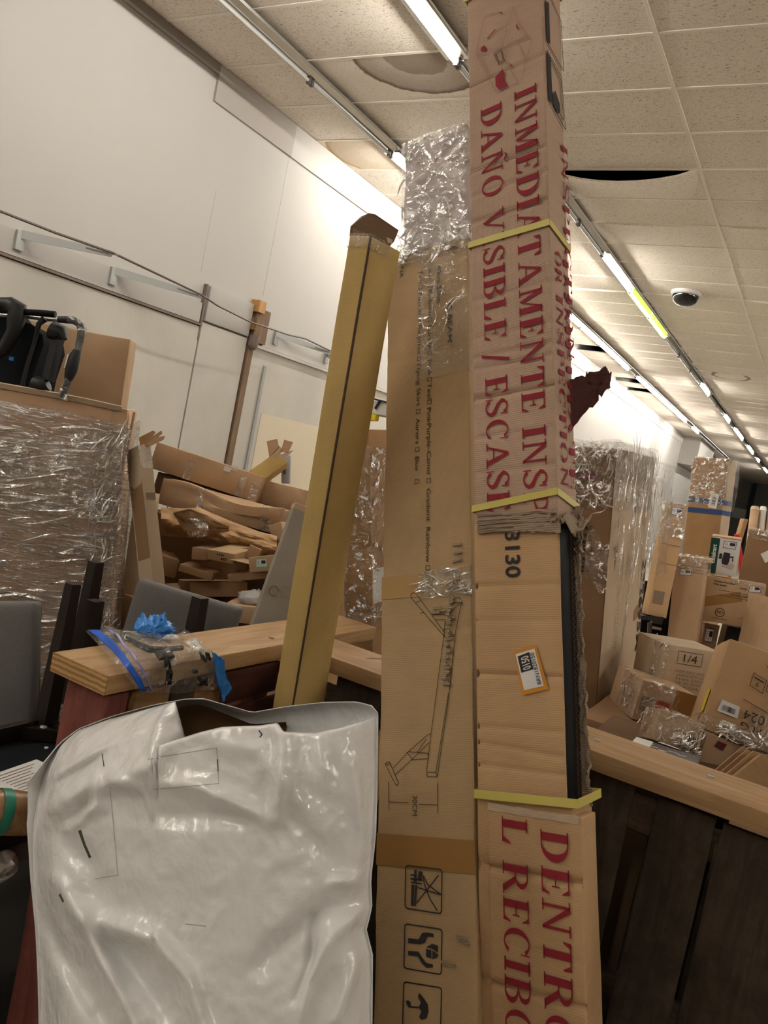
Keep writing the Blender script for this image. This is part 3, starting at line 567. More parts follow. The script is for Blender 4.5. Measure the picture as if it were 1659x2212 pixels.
for ya, yb, lit, lb in ((-.5, 1.9, 0, 'unlit strip light straight above the viewer, out of frame'), (2.1, 4.5, 1, 'bright lit strip light at the top centre beside the stained tile'),
        (4.5, 6.4, 0, 'unlit strip light hidden behind the top of the tall carton'), (6.4, 8.25, 0, 'unlit mirror-bright strip light emerging right of the tall carton'),
        (8.25, 9.6, 1, 'white lit strip light ahead of the greenish one'), (9.6, 12.0, 2, 'greenish glowing strip light between the white one and the unlit run'),
        (12.0, 15.8, 0, 'unlit strip light beyond the greenish tubes'), (15.8, 17.1, 1, 'lit strip light left of the ring stain'), (17.1, 19.8, 0, 'unlit strip light past the ring stain'),
        (19.8, 21.1, 1, 'short lit strip light, second bright dash past the greenish tubes'), (21.1, 22.2, 0, 'unlit piece after the second bright dash'),
        (22.2, 24.8, 1, 'longer lit strip light, third bright dash past the greenish tubes'), (24.8, 26.3, 0, 'unlit piece after the third bright dash'),
        (26.3, 28.7, 1, 'lit strip light, fourth bright dash past the greenish tubes'), (28.7, 30.2, 0, 'unlit piece after the fourth bright dash'),
        (30.2, 31.6, 1, 'lit strip light, fifth bright dash at the right picture edge'), (31.6, 34.0, 0, 'unlit piece before the farthest tube'), (34.0, 36.4, 1, 'farthest lit strip light at the right picture edge')):
    strip(R2, ya, yb, lit, lb, 'strip lights in the middle row')
for x in (2.28, 4.72):
    for ya, lit in [(4,1),(8,1),(17,1),(26,1)]:
        strip(x, ya, ya + 2.42, lit, 'lit strip light outside the view to the right, %s row, %s from the viewer' % ('nearer' if x < 3 else 'farther', {4: 'first', 8: 'second', 17: 'third', 26: 'fourth'}[ya]), 'strip lights outside the view')
for x, ya in [(-.16,-4.0),(3.5,-1.0)]:  # unseen fill lights, added to brighten the parcel bag and the ceiling
    strip(x, ya, ya + 2.42, 1, 'added lit strip light, unseen behind the viewer, %s' % ('middle of the ceiling' if x < 1 else 'toward the right'), 'added fill lights behind the viewer')

t = thing('dome_camera', 'black domed security camera on a white ring under the ceiling', 'camera', (-1.98, 9.8, ZC))
mk('mounting_ring', *lathe([(0, 0), (.17, 0), (.175, -.03), (.155, -.045), (.13, -.045)], 28), M_white, t, 40)
mk('dome', *lathe([(.150, -.04), (.148, -.075), (.128, -.115), (.09, -.145), (.04, -.16), (0, -.163)], 28), plain('smoked_dome', (.006, .006, .007), .08, 0, .6), t, 60)

# ------------------------------------------------------------------ wooden pen: rails and pallets
t = thing('timber_rail', 'pine plank lying along the left pen side, end grain towards viewer', 'plank', (-1.364, 1.165, .957))
mk('plank', *lat((0, .003, 0), (.172, 1.125, .043), .14, .003, .0012, 5, 2), M_lumber, t, 40)
mk('cut_end', *lat((.001, 0, .001), (.171, .003, .042), .06, .0005), M_end, t)
for x, y in ((.12, .62), (.10, .82), (.05, .80)): mk('knot', *lathe([(0, .0006), (.009, .0006), (.009, 0)], 10, (x, y, .043)), plain('knot_brown', (.12, .06, .03), .7), t)
t = thing('timber_rail', 'pine plank crossing the picture on top of the dark pallet', 'plank', (-1.186, 1.808, .957))
mk('plank', *lat((0, 0, 0), (2.1, .182, .043), .18, .003, .0012, 5, 5), M_lumberx, t, 40)
mk('ring_mark', *lathe([(.058, 0), (.06, .0006), (.046, .0006), (.044, 0)], 24, (.24, .10, .0425)), plain('ring_mark', (.17, .12, .075), .8), t, None)
for x, y in ((.83, .085), (1.08, .11)):
    mk('screw', *lathe([(0, .002), (.003, .001), (.007, .003), (.008, 0)], 12, (x, y, .043)), M_metal, t)

t = thing('pallet', 'dark grimy wooden pallet standing on edge under the cross plank', 'pallet', (-1.15, 1.85, 0))
for i, (xa, xb) in enumerate(((.10, .24), (.29, .44), (.50, .64), (.735, .905), (.955, 1.078), (1.092, 1.27), (1.285, 1.45))):
    j = .006 * noise.noise(Vector((i * 2.3, 1, 0)))
    mk('deck_board', *lat((xa, .0 + j, .0), (xb, .018 + j, .945 - .006 * (i % 3)), .12, .003, .003, 5, i), M_grimy, t, 40)
mk('stringer', *lat((0.02, .02, .835), (1.6, .055, .90), .2, .003, .003, 4, 21), M_grimyx, t, 40)
mk('stringer', *lat((0.02, .02, .42), (1.6, .055, .50), .2, .003, .003, 4, 22), M_grimyx, t, 40)
mk('stringer', *lat((0.02, .02, .0), (1.6, .055, .09), .2, .003, .003, 4, 23), M_grimyx, t, 40)
for xa, za in ((.868, .842), (1.085, .80), (.02, .80), (1.5, .8)): mk('block', *lat((xa, .01, za), (xa + .09, .1, za + .085), .08, .003, .003, 6, xa), M_grimyx, t, 40)
for xa, xb in ((.06, .2), (.34, .52), (.70, .86), (.94, 1.10), (1.26, 1.42)): mk('deck_board', *lat((xa, .10, 0), (xb, .118, .92), .12, .003, .003, 5, xa), M_grimy, t, 40)

t = thing('pallet', 'red painted pallet standing on edge under the left plank', 'pallet', (-1.33, 1.183, 0))
mk('stringer', *lat((0, 0.004, 0), (.05, .05, .953), .1, .003, .003, 6, 31), M_redwood, t, 40)
mk('stringer', *lat((.05, .0, 0), (.130, .06, .95), .1, .003, .003, 6, 32), M_redwood, t, 40)
mk('stringer', *lat((.130, -.01, 0), (.155, .055, .55), .1, .003, .003, 6, 33), M_redwood, t, 40)
for ya, yb, m in ((.065, .17, M_blockw), (.175, .25, M_grimy), (.255, .35, M_blockw)): mk('block', *lat((.02, ya, .868), (.145, yb, .952), .08, .003, .003, 6, ya), m, t, 40)
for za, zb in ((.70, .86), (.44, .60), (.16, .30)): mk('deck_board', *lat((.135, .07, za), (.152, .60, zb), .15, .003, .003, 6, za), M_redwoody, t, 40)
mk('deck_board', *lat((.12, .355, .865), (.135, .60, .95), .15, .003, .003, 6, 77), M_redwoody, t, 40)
mk('stringer', *lat((0, .54, 0), (.11, .60, .95), .1, .003, .003, 6, 34), M_redwood, t, 40)

# ------------------------------------------------------------------ cartons
def carton(fit, label, mat, cat='box', name='carton', group=None, amp=.003, step=.1, disp=None, seed=0, dims=None):
    P, w, d = FIT[fit]; d = dims or d
    t = thing(name, label, cat, P, w, group)
    mk('body', *lat((0, 0, 0), d, step, .004, amp, 5, seed or len(fit) * 1.7, disp), mat, t, 40)
    t['d'] = 0; del t['d']
    return t, d
E_ = .0012
def fr(p, e=E_): return Vector((p[0], -e, p[1]))
def rt(d0, p, e=E_): return Vector((d0 + e, p[0], p[1]))
def bl(q, u, v):
    a = [Vector(p) for p in q]; return (a[0] * (1 - u) + a[1] * u) * (1 - v) + (a[3] * (1 - u) + a[2] * u) * v
def sub(q, u0, v0, u1, v1): return [bl(q, u0, v0), bl(q, u1, v0), bl(q, u1, v1), bl(q, u0, v1)]
def flat(name, polys, mat, t, n=None):
    b = MB()
    for p in polys: b.add((p, [tuple(range(len(p)))]))
    return b.mk(name, mat, t)
def up(q, n, e): return [p + Vector(n) * e for p in q]
NF = Vector((0, -1, 0))
def sticker(t, q2, rim, name='label', black=True, n=NF, to3=fr):
    """a small printed paper label: coloured rim, white field, dark block, lines"""
    q = [to3(p) for p in q2]
    s = flat(name, [q], rim, t)
    flat('white_field', [up(sub(q, .05, .09, .95, .91), n, .0005)], M_white, s)
    L = []
    if black: flat('dark_block', [up(sub(q, .48, .2, .9, .6), n, .001)], M_ink, s)
    for (u0, v0, u1, v1) in ((.12, .25, .3, .32), (.12, .4, .36, .46), (.12, .54, .28, .6), (.12, .72, .8, .76)): L.append(up(sub(q, u0, v0, u1, v1), n, .001))
    flat('printed_lines', L, M_greyink, s)
    return s
def barcode(q, n, seed=0, nb=16, v0=.1, v1=.9, u0=.1, u1=.9):
    r = random.Random(seed); L = []; u = u0; st = (u1 - u0) / (nb * 2)
    for _ in range(nb):
        w = st * r.uniform(.5, 1.6); L.append(up(sub(q, u, v0, min(u + w, u1), v1), n, .001)); u += st * 2
    return L
def wrap(t, lo, hi, mat=M_wrap, amp=.006, step=.045, skip=(), seed=1, name='shrink_wrap', e=.012):
    return mk(name, *lat(lo, hi, step, e, amp, 9, seed, None, skip), mat, t, 60)
def art(name, polys, w, mat, t, to3=fr, n=NF, e=E_):
    b = MB()
    for p in polys: ribbon(b, [to3(q, e) for q in p], w, n)
    return b.mk(name, mat, t)
def arcfill(name, polys, mat, t, to3=fr, e=E_):
    return flat(name, [[to3(q, e) for q in p] for p in polys], mat, t)

def glint_ridges(name, t, n, fn, L, wd, seed, mat=None, ang=0.0, spread=.3, wav=.2):
    """ridges in stretch film, their glints painted as whitish tilted ribbons; fn(u, v) -> point and the two surface directions"""
    r = random.Random(seed); b = MB()
    for _ in range(n):
        u, v = r.random(), r.random(); p, du, dv, nn = fn(u, v); a = ang + r.gauss(0, spread); ln = L * r.uniform(.3, 1.4); w = wd * r.uniform(.4, 1.5); tl = r.uniform(-.9, .9)
        d = (du * math.cos(a) + dv * math.sin(a)).normalized(); e = nn.cross(d).normalized(); side_ = (e * math.cos(tl) + nn * math.sin(tl)) * w; K_ = 5; V = []; ph = r.uniform(0, 6)
        for i in range(K_ + 1):
            k = i / K_; c = p + d * (ln * (k - .5)) + e * (wav * ln * .25 * math.sin(ph + k * 4)) + nn * .001; q = math.sin(math.pi * min(.97, max(.03, k)))
            V += [c - side_ * q * .5, c + side_ * q * .5]
        b.add((V, [(2 * i, 2 * i + 2, 2 * i + 3, 2 * i + 1) for i in range(K_)]))
    return tag(b.mk(name, mat or M_strand, t, 180), None, None, None, 'stuff')
VX, VY, VZ = Vector((1, 0, 0)), Vector((0, 1, 0)), Vector((0, 0, 1))

# --- tall carton with red Spanish lettering (long, leaning left)
P, w, d = FIT['red']; RW, RD = d[0], d[1]; RL = 2.84
t = thing('tall_carton', 'tall leaning tan carton covered in big red capitals, torn open at its right edge', 'carton', P, w)
CRE = [(2.555, .006, .055), (2.335, .006, .06), (2.275, .004, .05), (2.21, .006, .06), (1.885, .005, .05), (1.857, .005, .05), (1.79, .009, .045), (2.02, .003, .06), (1.93, .003, .07), (1.62, .003, .03), (1.70, .003, .03)]
def creased(cl, W0, dep0=1):
    def f(p, tt, ext, N):
        if tt[1] != 0: return Vector((0, 0, 0))
        s = 0
        for z, dep, sl in cl:
            q = (p.z - z + sl * (p.x - W0 / 2) * .35) / .0055
            if abs(q) < 3: s += 1.3 * dep * math.exp(-q * q) * (.65 + .35 * noise.noise(Vector((p.x * 12, z * 9, 0))))
        return Vector((0, s * dep0, 0))
    return f
mk('upper_body', *lat((0, 0, 1.505), (RW, RD, 2.80), .0052, .004, .0016, 7, 3, creased(CRE, RW)), M_red, t, 50)
tp = MB()
tp.add(thick(sheet(lambda u, v: Vector((u * RW, -.002 - .03 * v * v + .003 * noise.noise(Vector((u * 4, v, 1))), 2.80 + .11 * v)), 8, 4), .004)); tp.mk('top_flap', M_red, t, 40)
tp = MB().add(thick(sheet(lambda u, v: Vector((RW + .002 + .02 * v * v, u * RD, 2.80 + .09 * v)), 6, 4), .004)); tp.mk('top_flap', M_red, t, 40)
CR2 = [(1.373, .004, .02), (1.188, .006, .02), (1.08, .003, -.03), (1.0, .003, .03), (1.30, .002, .02), (1.04, .003, .2)]
mk('middle_panel', *lat((-.001, -.001, .94), (RW + .001, .006, 1.508), .0052, .003, .0012, 7, 9, creased(CR2, RW)), M_kraft, t, 50)
mk('back_panel', *lat((0, RD - .006, .9), (RW + .002, RD, 1.508), .08, .003, .001), M_dark, t, 40)
mk('side_panel', *lat((0, 0, .9), (.006, RD, 1.508), .08, .003, .001), M_dark, t, 40)
mk('metal_part', *lat((.03, .010, .93), (RW - .003, RD - .034, 1.5), .1, .006, 0), M_blackm, t, 40)
b = MB(); n = 92
for i in range(n):
    z = .945 + .55 * i / n; k = 1 if i % 2 else -1
    b.add(bar((RW - .001, RD - .030 + k * .006, z), (RW - .001, RD - .030 - k * .006, z + .006), .0016, .0016, (1, 0, 0)))
for yy in (-.037, -.023): b.add(box((RW - .006, RD + yy, .945), (RW, RD + yy + .0015, 1.495)))
tag(b.mk('corrugated_core', M_inkb, t), None, None, None, 'stuff')
def ragged(u, v):
    z = .93 + .60 * v; s = noise.noise(Vector((v * 14, u * 2, 3))); s2 = noise.noise(Vector((v * 40, u * 3, 8)))
    return Vector((RW - .004 + .020 * u * (1 - .6 * v) + .007 * s * u + .005 * s2 * u, RD - .012 + .012 * u * s + .006 * s2, z))
mk('torn_edge', *thick(sheet(ragged, 5, 60), .005), M_torn, t, 50)
def curl(u, v):
    s = noise.noise(Vector((u * 9, v * 5, 5)))
    return Vector((RW - .02 + .058 * u, .0 + .10 * v * .9 - .01, 1.515 - .035 * u * (1 - v) + .016 * s - .02 * math.sin(u * 7 + v * 3) * .5))
mk('torn_edge', *thick(sheet(curl, 12, 8), .004), M_torn, t, 50)
def curl2(u, v):
    s = noise.noise(Vector((u * 9, v * 6, 15)))
    return Vector((RW + .004 + .014 * u + .008 * s, RD - .02 + .015 * s, 1.44 + .10 * v))
mk('torn_edge', *thick(sheet(curl2, 5, 12), .004), M_torn, t, 50)
b = MB()
for i in range(5):
    z = 1.527 - i * .0088
    pts = [Vector((.012 + (RW - .012 - .012 * (i % 2)) * k / 14, -.004 - .003 * noise.noise(Vector((k * .6, i, 2))), z - .0065 * k / 14 * 1.0 + .003 * noise.noise(Vector((k * .5, i * 3, 1))))) for k in range(15)]
    b.add(tube(pts, .0056, 6))
b.mk('torn_flutes', M_torn, t, 60)
b = MB().add(thick(sheet(lambda u, v: Vector((.10 + u * (RW - .09), -.007 - .004 * noise.noise(Vector((u * 6, v * 3, 2))), 1.4955 - (.010 + .010 * u + .008 * noise.noise(Vector((u * 11, 1, 4)))) * v)), 16, 3), .003)); b.mk('torn_edge', M_torn, t, 50)
# lower sleeve
CR3 = [(.805, .008, -.06), (.80, .004, -.05), (.665, .002, -.06), (.585, .010, -.07), (.47, .004, .0)]
mk('lower_body', *lat((-.004, 0, 0), (RW + .012, RD, .945), .02, .004, .0018, 7, 13, creased(CR3, RW)), M_kraft, t, 50)
mk('lower_sleeve', *lat((.024, -.007, .0), (RW + .032, RD * .7, .925), .0065, .004, .0016, 7, 17, creased(CR3, RW)), M_kraft, t, 50)
b = MB().add(thick(sheet(lambda u, v: Vector((.026 + u * (RW + .002), -.009 - .003 * noise.noise(Vector((u * 8, v, 6))), .914 + .014 * v + .003 * noise.noise(Vector((u * 12, v, 3))))), 20, 2), .004)); b.mk('torn_edge', M_pale, t, 50)
# yellow straps
def strap(z0, z1, zb, x1, wd=.0145, y0=-.004, dd=0.0):
    pts = [Vector((-.003, y0, z0)), Vector((x1 + .003, y0, z1)), Vector((x1 + .004, RD + .003, zb)), Vector((-.003, RD + .003, zb + z0 - z1))]
    b = MB()
    for i in range(4):
        p, q = pts[i], pts[(i + 1) % 4]; sg = 12
        for k in range(sg):
            a, c = p.lerp(q, k / sg), p.lerp(q, (k + 1) / sg); b.add(bar(a, c, wd, .002, Vector((0, -1, 0)) if i % 2 == 0 else Vector((1 if i == 1 else -1, 0, 0))))
    return b.mk('strap', M_strap, t)
strap(2.158, 2.150, 2.128, RW); strap(1.543, 1.562, 1.54, RW); strap(.943, .952, .955, RW + .026, .017, -.011); strap(2.79, 2.80, 2.76, RW)
# print
b = MB(); e = -.0026
put_serif(b, 'INMEDIATAMENTE INSP', (.122, e, 2.492), (0, 0, -1), (1, 0, 0), .975, .054)
b.mk('red_lettering', M_redink, t); b = MB()
put_serif(b, "DAÑO VISIBLE / ESCASE'", (.034, e, 2.486), (0, 0, -1), (1, 0, 0), .975, .054)
b.mk('red_lettering', M_redink, t)
b = MB(); e = -.0105
put_serif(b, 'DENTRO', (.145, e, .898), (0, 0, -1), (1, 0, 0), .40, .058)
b.mk('red_lettering', M_redink, t); b = MB()
put_serif(b, 'L', (.060, e, .910), (0, 0, -1), (1, 0, 0), .058, .056)
b.mk('red_lettering', M_redink, t); b = MB()
put_serif(b, 'RECIBO', (.060, e, .825), (0, 0, -1), (1, 0, 0), .335, .056)
b.mk('red_lettering', M_redink, t)
b = MB(); xr = RW + .003
put_serif(b, 'INSPECTION', (xr, .074, 2.38), (0, 0, -1), (0, 1, 0), .52, .03)
b.mk('red_lettering', M_redink, t); b = MB()
put_serif(b, 'OR', (xr, .022, 2.10), (0, 0, -1), (0, 1, 0), .08, .03)
b.mk('red_lettering', M_redink, t); b = MB()
put_serif(b, 'INSPECTION', (xr, .022, 2.0), (0, 0, -1), (0, 1, 0), .43, .03)
b.mk('red_lettering', M_redink, t); b = MB()
put_serif(b, 'IMMEDIATE', (xr, .064, 2.10), (0, 0, -1), (0, 1, 0), .53, .026)
b.mk('red_lettering', M_redink, t)
art('faint_drawing', DR['red_faint'], .0013, M_faint, t, fr, NF, .003); art('faint_drawing', DR['red_faint2'], .0014, M_inkb, t, fr, NF, .003)
for pl in DR['red_shape']: arcfill('red_shape', [pl], M_redink, t, fr, .003)
r3 = lambda p, e=.003: rt(RW, p, e)
art('handling_symbol', DR['red_icon'], .003, M_ink, t, r3, Vector((1, 0, 0)), .003); [arcfill('handling_symbol', [pl], M_ink, t, r3, .003) for pl in DR['red_iconfill']]
b = MB(); put_text(b, '3130', (.0765, -.0034, 1.487), (0, 0, -1), (1, 0, 0), .098, .033, True); b.mk('number_print', M_ink, t)
q = [fr(p, .0048) for p in DR['q']['red_label']]
s = flat('orange_sticker', [q], M_orangepaper, t)
qw = [fr(p, .0054) for p in DR['q']['red_white']]; flat('white_field', [qw], M_white, s)
qb = [fr(p, .006) for p in DR['q']['red_black']]; flat('black_field', [qb], M_ink, s)
b = MB(); put_text(b, '0150', qb[3].lerp(qb[2], .84) + (qb[0] - qb[3]) * .1 + NF * .0006, qb[0] - qb[3], qb[0] - qb[1], (qb[0] - qb[3]).length * .8, (qb[1] - qb[0]).length * .62, True); b.mk('white_number', M_white, s)
b = MB(); put_text(b, 'BRN1820150', bl(qw, .93, .93) + NF * .0012, qw[1] - qw[2], qw[0] - qw[1], (qw[1] - qw[2]).length * .84, (qw[1] - qw[0]).length * .2); b.mk('black_number', M_ink, s)
# torn paper tongue at the right edge
def tongue(u, v):
    s = noise.noise(Vector((u * 4, v * 4, 7))); s2 = noise.noise(Vector((u * 11, v * 11, 2)))
    up_ = .052 + .02 * u + .016 * s2 * u; lo_ = -.072 + .10 * u ** .8 + .014 * s2 * u
    return Vector((RW - .004 + (.078 + .014 * s) * u, RD * .82 + .03 * u + .016 * s * u + .02 * math.sin(3 * v) * u, 1.768 + lo_ * (1 - v) + up_ * v + .008 * s2 * u))
mk('torn_flap', *thick(sheet(tongue, 14, 12), .002), M_burg, t, 50)

# --- balance-beam carton beside it
P, w, d = FIT['beam']; BW, BD = d[0] - .004, d[1]
t = thing('tall_carton', 'tall leaning brown carton printed with a line drawing and rows of tick boxes, plastic-wrapped top', 'carton', P, w)
CB = [(1.243, .005, .02), (1.95, .004, .03), (2.17, .004, .0), (2.235, .004, 0), (.86, .002, 0), (.60, .002, .0)]
def beamdisp(p, tt, ext, N):
    v = creased(CB, BW)(p, tt, ext, N)
    if tt[1] == 0 and .175 < p.x < .215 and 1.15 < p.z < 1.40:   # gouges down the drawn bar
        v.y += .006 * max(0, noise.noise(Vector((p.x * 60, p.z * 60, 3))))
    if (tt[1] == 0 and tt[0] == 0): v.x += .004 * noise.noise(Vector((1, p.z * 9, 3)))
    return v
mk('body', *lat((0, 0, 0), (BW, BD, 2.262), .012, .004, .0022, 6, 23, beamdisp), M_beam, t, 50)
mk('padded_beam', *lat((.034, .008, 2.1), (BW + .002, BD - .006, 2.630), .03, .018, .004, 9, 4), M_foam, t, 60)
wrap(t, (.028, .001, 2.235), (BW + .008, BD + .002, 2.637), M_wrapx, .005, .02, (), 5, 'clear_wrap', .014)
wrap(t, (.09, -.006, 1.87), (BW + .006, .02, 2.30), M_tapecl, .003, .03, (), 8, 'clear_wrap', .006)
def crump(u, v): return Vector((.03 + u * (BW - .02), -.012 - .010 * noise.noise(Vector((u * 8, v * 3, 3))), 2.222 + .075 * v + .018 * noise.noise(Vector((u * 7, v, 1)))))
mk('clear_wrap', *sheet(crump, 30, 8), M_wrapx, t, 60)
glint_ridges('film_glint_ridges', t, 150, lambda u, v: (Vector((.035 + u * (BW - .04), -.006, 2.24 + .37 * v)), VX, VZ, -VY), .055, .006, 3, None, .3, 1.0, .5)
glint_ridges('film_glint_ridges', t, 40, lambda u, v: (Vector((.10 + u * (BW - .11), -.011, 1.95 + .28 * v)), VX, VZ, -VY), .05, .004, 5, None, 1.2, .6, .5)
glint_ridges('film_glint_ridges', t, 26, lambda u, v: (Vector((.10 + u * (BW - .11), -.009, 1.312 + .06 * v)), VX, VZ, -VY), .04, .003, 8, None, .0, .3, .4)
b = MB(); lx = None
for s_, x, z0, z1 in DR['beam_text']:
    if lx is not None and abs(x - lx) > .012: b.mk('printed_text', M_inkb, t); b = MB()
    lx = x
    if s_ == '#':
        h = .0105; y = -.0026; zc = (z0 + z1) / 2; c = [Vector((x - h / 2, y, zc + h / 2)), Vector((x + h / 2, y, zc + h / 2)), Vector((x + h / 2, y, zc - h / 2)), Vector((x - h / 2, y, zc - h / 2))]
        ribbon(b, c + c[:1], .0014, NF)
    else:
        cp = .0112 if s_ not in ('CHINA', 'C BEAM', '40cm-30cm', '30CM') else .0115
        put_text(b, s_, (x - cp / 2, -.0026, z0), (0, 0, -1), (1, 0, 0), z0 - z1, cp, s_ in ('C BEAM', '40cm-30cm'))
b.mk('printed_text', M_inkb, t)
art('line_drawing', DR['beam_lines'], .0014, M_inkb, t, fr, NF, .0026); [art('handling_symbol', [pl], .0026, M_ink, t, fr, NF, .0028) for pl in DR['beam_thick']]; [arcfill('handling_symbol_fill', [pl], M_ink, t, fr, .0026) for pl in DR['beam_fill']]
mk('brown_tape', *box((-.0006, -.0016, 1.315), (.115, -.0005, 1.37)), plain('amber_tape', (.40, .235, .075), .3, 0, .45), t)
mk('clear_tape', *lat((.10, -.005, 1.31), (BW + .001, -.0008, 1.375), .01, .002, .003, 30, 3), M_wrapx, t, 60)
mk('brown_tape', *box((-.0006, -.0016, .725), (BW + .0006, -.0005, .79)), plain('amber_tape_low', (.33, .175, .055), .3, 0, .45), t)
b = MB()
rg = random.Random(5)
for i in range(26):   # punched and torn cardboard along the drawn bar
    z = 1.30 - i * .0075; x = .187 + .004 * math.sin(i * 1.3) - (i * .0007)
    b.add(bar((x - rg.uniform(.003, .012), -.003, z), (x + rg.uniform(.002, .010), -.006 - rg.uniform(0, .006), z + rg.uniform(-.006, .006)), rg.uniform(.003, .008), .0015, (0, -1, 0)))
for x, z in ((.15, 1.285), (.16, 1.28), (.145, 1.275), (.20, 1.30), (.19, 1.33), (.195, 1.345), (.2, 1.39), (.202, 1.41), (.2, 1.43), (.205, .605), (.21, .60), (.17, .555), (.18, .55)):
    b.add(bar((x - .012, -.003, z), (x + .012, -.007, z + rg.uniform(-.006, .006)), .006, .0015, (0, -1, 0)))
tag(b.mk('torn_fibres', M_torn, t), None, None, None, 'stuff')

# --- tall yellowish carton with open flap
P, w, d = FIT['gold']; P = [P[0], P[1], 0.0]
t = thing('tall_carton', 'tall narrow yellowish carton standing in the pen corner, top flap open', 'carton', FIT['gold'][0], w)
gx, gy, gz = d
def gdisp(p, tt, ext, N):
    v = Vector((0, 0, 0))
    if tt[1] == 0:
        for z, a in ((1.42, .003), (1.10, .002), (1.245, .003), (.93, .002)): v.y += a * math.exp(-((p.z - z) / .007) ** 2)
    if tt[0] == N[0]: v.x += .004 * math.sin(p.z * 3)
    return v
mk('body', *lat((0, 0, -.04), (gx, gy, gz), .02, .004, .0018, 5, 41, gdisp), M_gold, t, 50)
mk('edge_seam', *box((gx - .0015, -.0015, .3), (gx + .0015, .0035, gz - .002)), M_inkb, t)
Og = Vector(FIT['gold'][0]); Rg = Matrix.Rotation(Vector(w).length, 3, Vector(w).normalized()).transposed()
gp = lambda x, y, dd: Rg @ (at(x, y, dd) - Og)
mk('top_flap', *prism([gp(x, y, dd) for x, y, dd in ((755, 509, 1.93), (757, 489, 1.95), (779, 468, 1.99), (797, 460, 2.0), (811, 463, 2.0), (861, 497, 2.0), (851, 522, 1.97), (842, 531, 1.96), (802, 508, 1.92))], Rg @ (CM @ Vector((0, 0, 1))), .004), M_dark, t)
mk('top_flap', *prism([gp(x, y, dd) for x, y, dd in ((835, 512, 1.935), (848, 518, 1.945), (847, 526, 1.945), (838, 524, 1.935))], Rg @ (CM @ Vector((0, 0, 1))), .002), M_pale, t)
mk('clear_tape', *lat((-.002, -.003, gz - .03), (gx + .003, gy * .7, gz + .004), .01, .003, .002, 30, 2), M_tapecl, t, 60)
mk('black_strip', *lat((-.005, .01, gz - .315), (-.0005, .05, gz - .105), .05, .001), M_blackm, t)

# --- white poly parcel in the foreground (mouth open, brown lining)
D0 = 1.12
PC = at(440, 1900, D0)
rotc = Matrix((CM.col[0], CM.col[2], -CM.col[1])).transposed()     # local x right, y away, z up of the parcel's own front
t = thing('parcel_bag', 'big crumpled white plastic parcel bag in the foreground, mouth gaping to show brown lining', 'bag', PC, None, None, rotc)
K = D0 / FX
def interp(tab, y):
    for (a, b_), (c, d2) in zip(tab[:-1], tab[1:]):
        if a <= y <= c: k = (y - a) / (c - a); k = k * k * (3 - 2 * k) if False else k; return b_ + (d2 - b_) * k
    return tab[0][1] if y < tab[0][0] else tab[-1][1]
LE = [(1500, 300), (1530, 262), (1560, 205), (1600, 140), (1640, 112), (1690, 88), (1740, 63), (1780, 58), (1850, 63), (1900, 66), (2000, 76), (2100, 82), (2212, 84), (2600, 60), (3150, 0)]
RE = [(1500, 812), (1545, 816), (1700, 814), (1800, 811), (1850, 806), (1900, 800), (1960, 803), (2010, 790), (2060, 804), (2212, 803), (2600, 760), (3150, 690)]
TOPF = [(60, 1692), (130, 1607), (170, 1577), (245, 1550), (322, 1515), (338, 1612), (380, 1598), (430, 1582), (480, 1570), (560, 1567), (600, 1561), (612, 1580), (680, 1583), (740, 1570), (818, 1547)]   # front lip
TOPB = [(60, 1690), (130, 1605), (170, 1575), (245, 1547), (330, 1524), (400, 1511), (440, 1510), (490, 1524), (545, 1540), (620, 1527), (700, 1518), (770, 1517), (805, 1526), (818, 1545)]   # back lip
FOLDS = [  # (pixel path, height towards viewer, half width)
 ([(345, 1612), (330, 1650), (250, 1680), (110, 1740)], .022, 34), ([(205, 1680), (205, 1740), (150, 1790)], .016, 16), ([(150, 1785), (180, 1740), (215, 1690)], -.016, 22), ([(300, 1700), (240, 1690)], .012, 20),
 ([(330, 1690), (430, 1700), (560, 1765), (590, 1775)], .014, 26), ([(606, 1585), (606, 1700), (598, 1768)], .016, 20), ([(600, 1772), (470, 1765), (330, 1760)], -.010, 30), ([(615, 1590), (640, 1720), (720, 1900)], .012, 26), ([(650, 1760), (690, 1830), (725, 1905)], -.016, 26),
 ([(120, 1900), (190, 2010), (290, 2212), (330, 2400)], .020, 26), ([(95, 1990), (160, 2100), (240, 2240)], -.018, 26), ([(190, 1985), (330, 2030), (400, 2110), (450, 2260)], .022, 30), ([(200, 2000), (290, 2090), (370, 2240)], -.020, 32), ([(120, 1800), (200, 1880), (235, 1985)], -.012, 34),
 ([(790, 1950), (700, 1960), (600, 2040), (560, 2090)], -.014, 26), ([(785, 1900), (725, 1905)], .014, 18), ([(800, 1960), (720, 2020), (660, 2120), (640, 2260)], .014, 24), ([(675, 1985), (670, 2080), (640, 2160)], -.014, 14), ([(760, 1650), (790, 1800), (780, 1890)], .012, 20), ([(470, 1600), (560, 1620), (600, 1690)], .010, 30),
 ([(100, 1680), (180, 1640), (300, 1580)], .010, 14), ([(90, 1720), (160, 1670), (270, 1590)], -.008, 12), ([(690, 1600), (700, 1700)], .008, 22), ([(300, 2150), (420, 2300)], .015, 26), ([(730, 2200), (770, 2080)], .012, 20)]
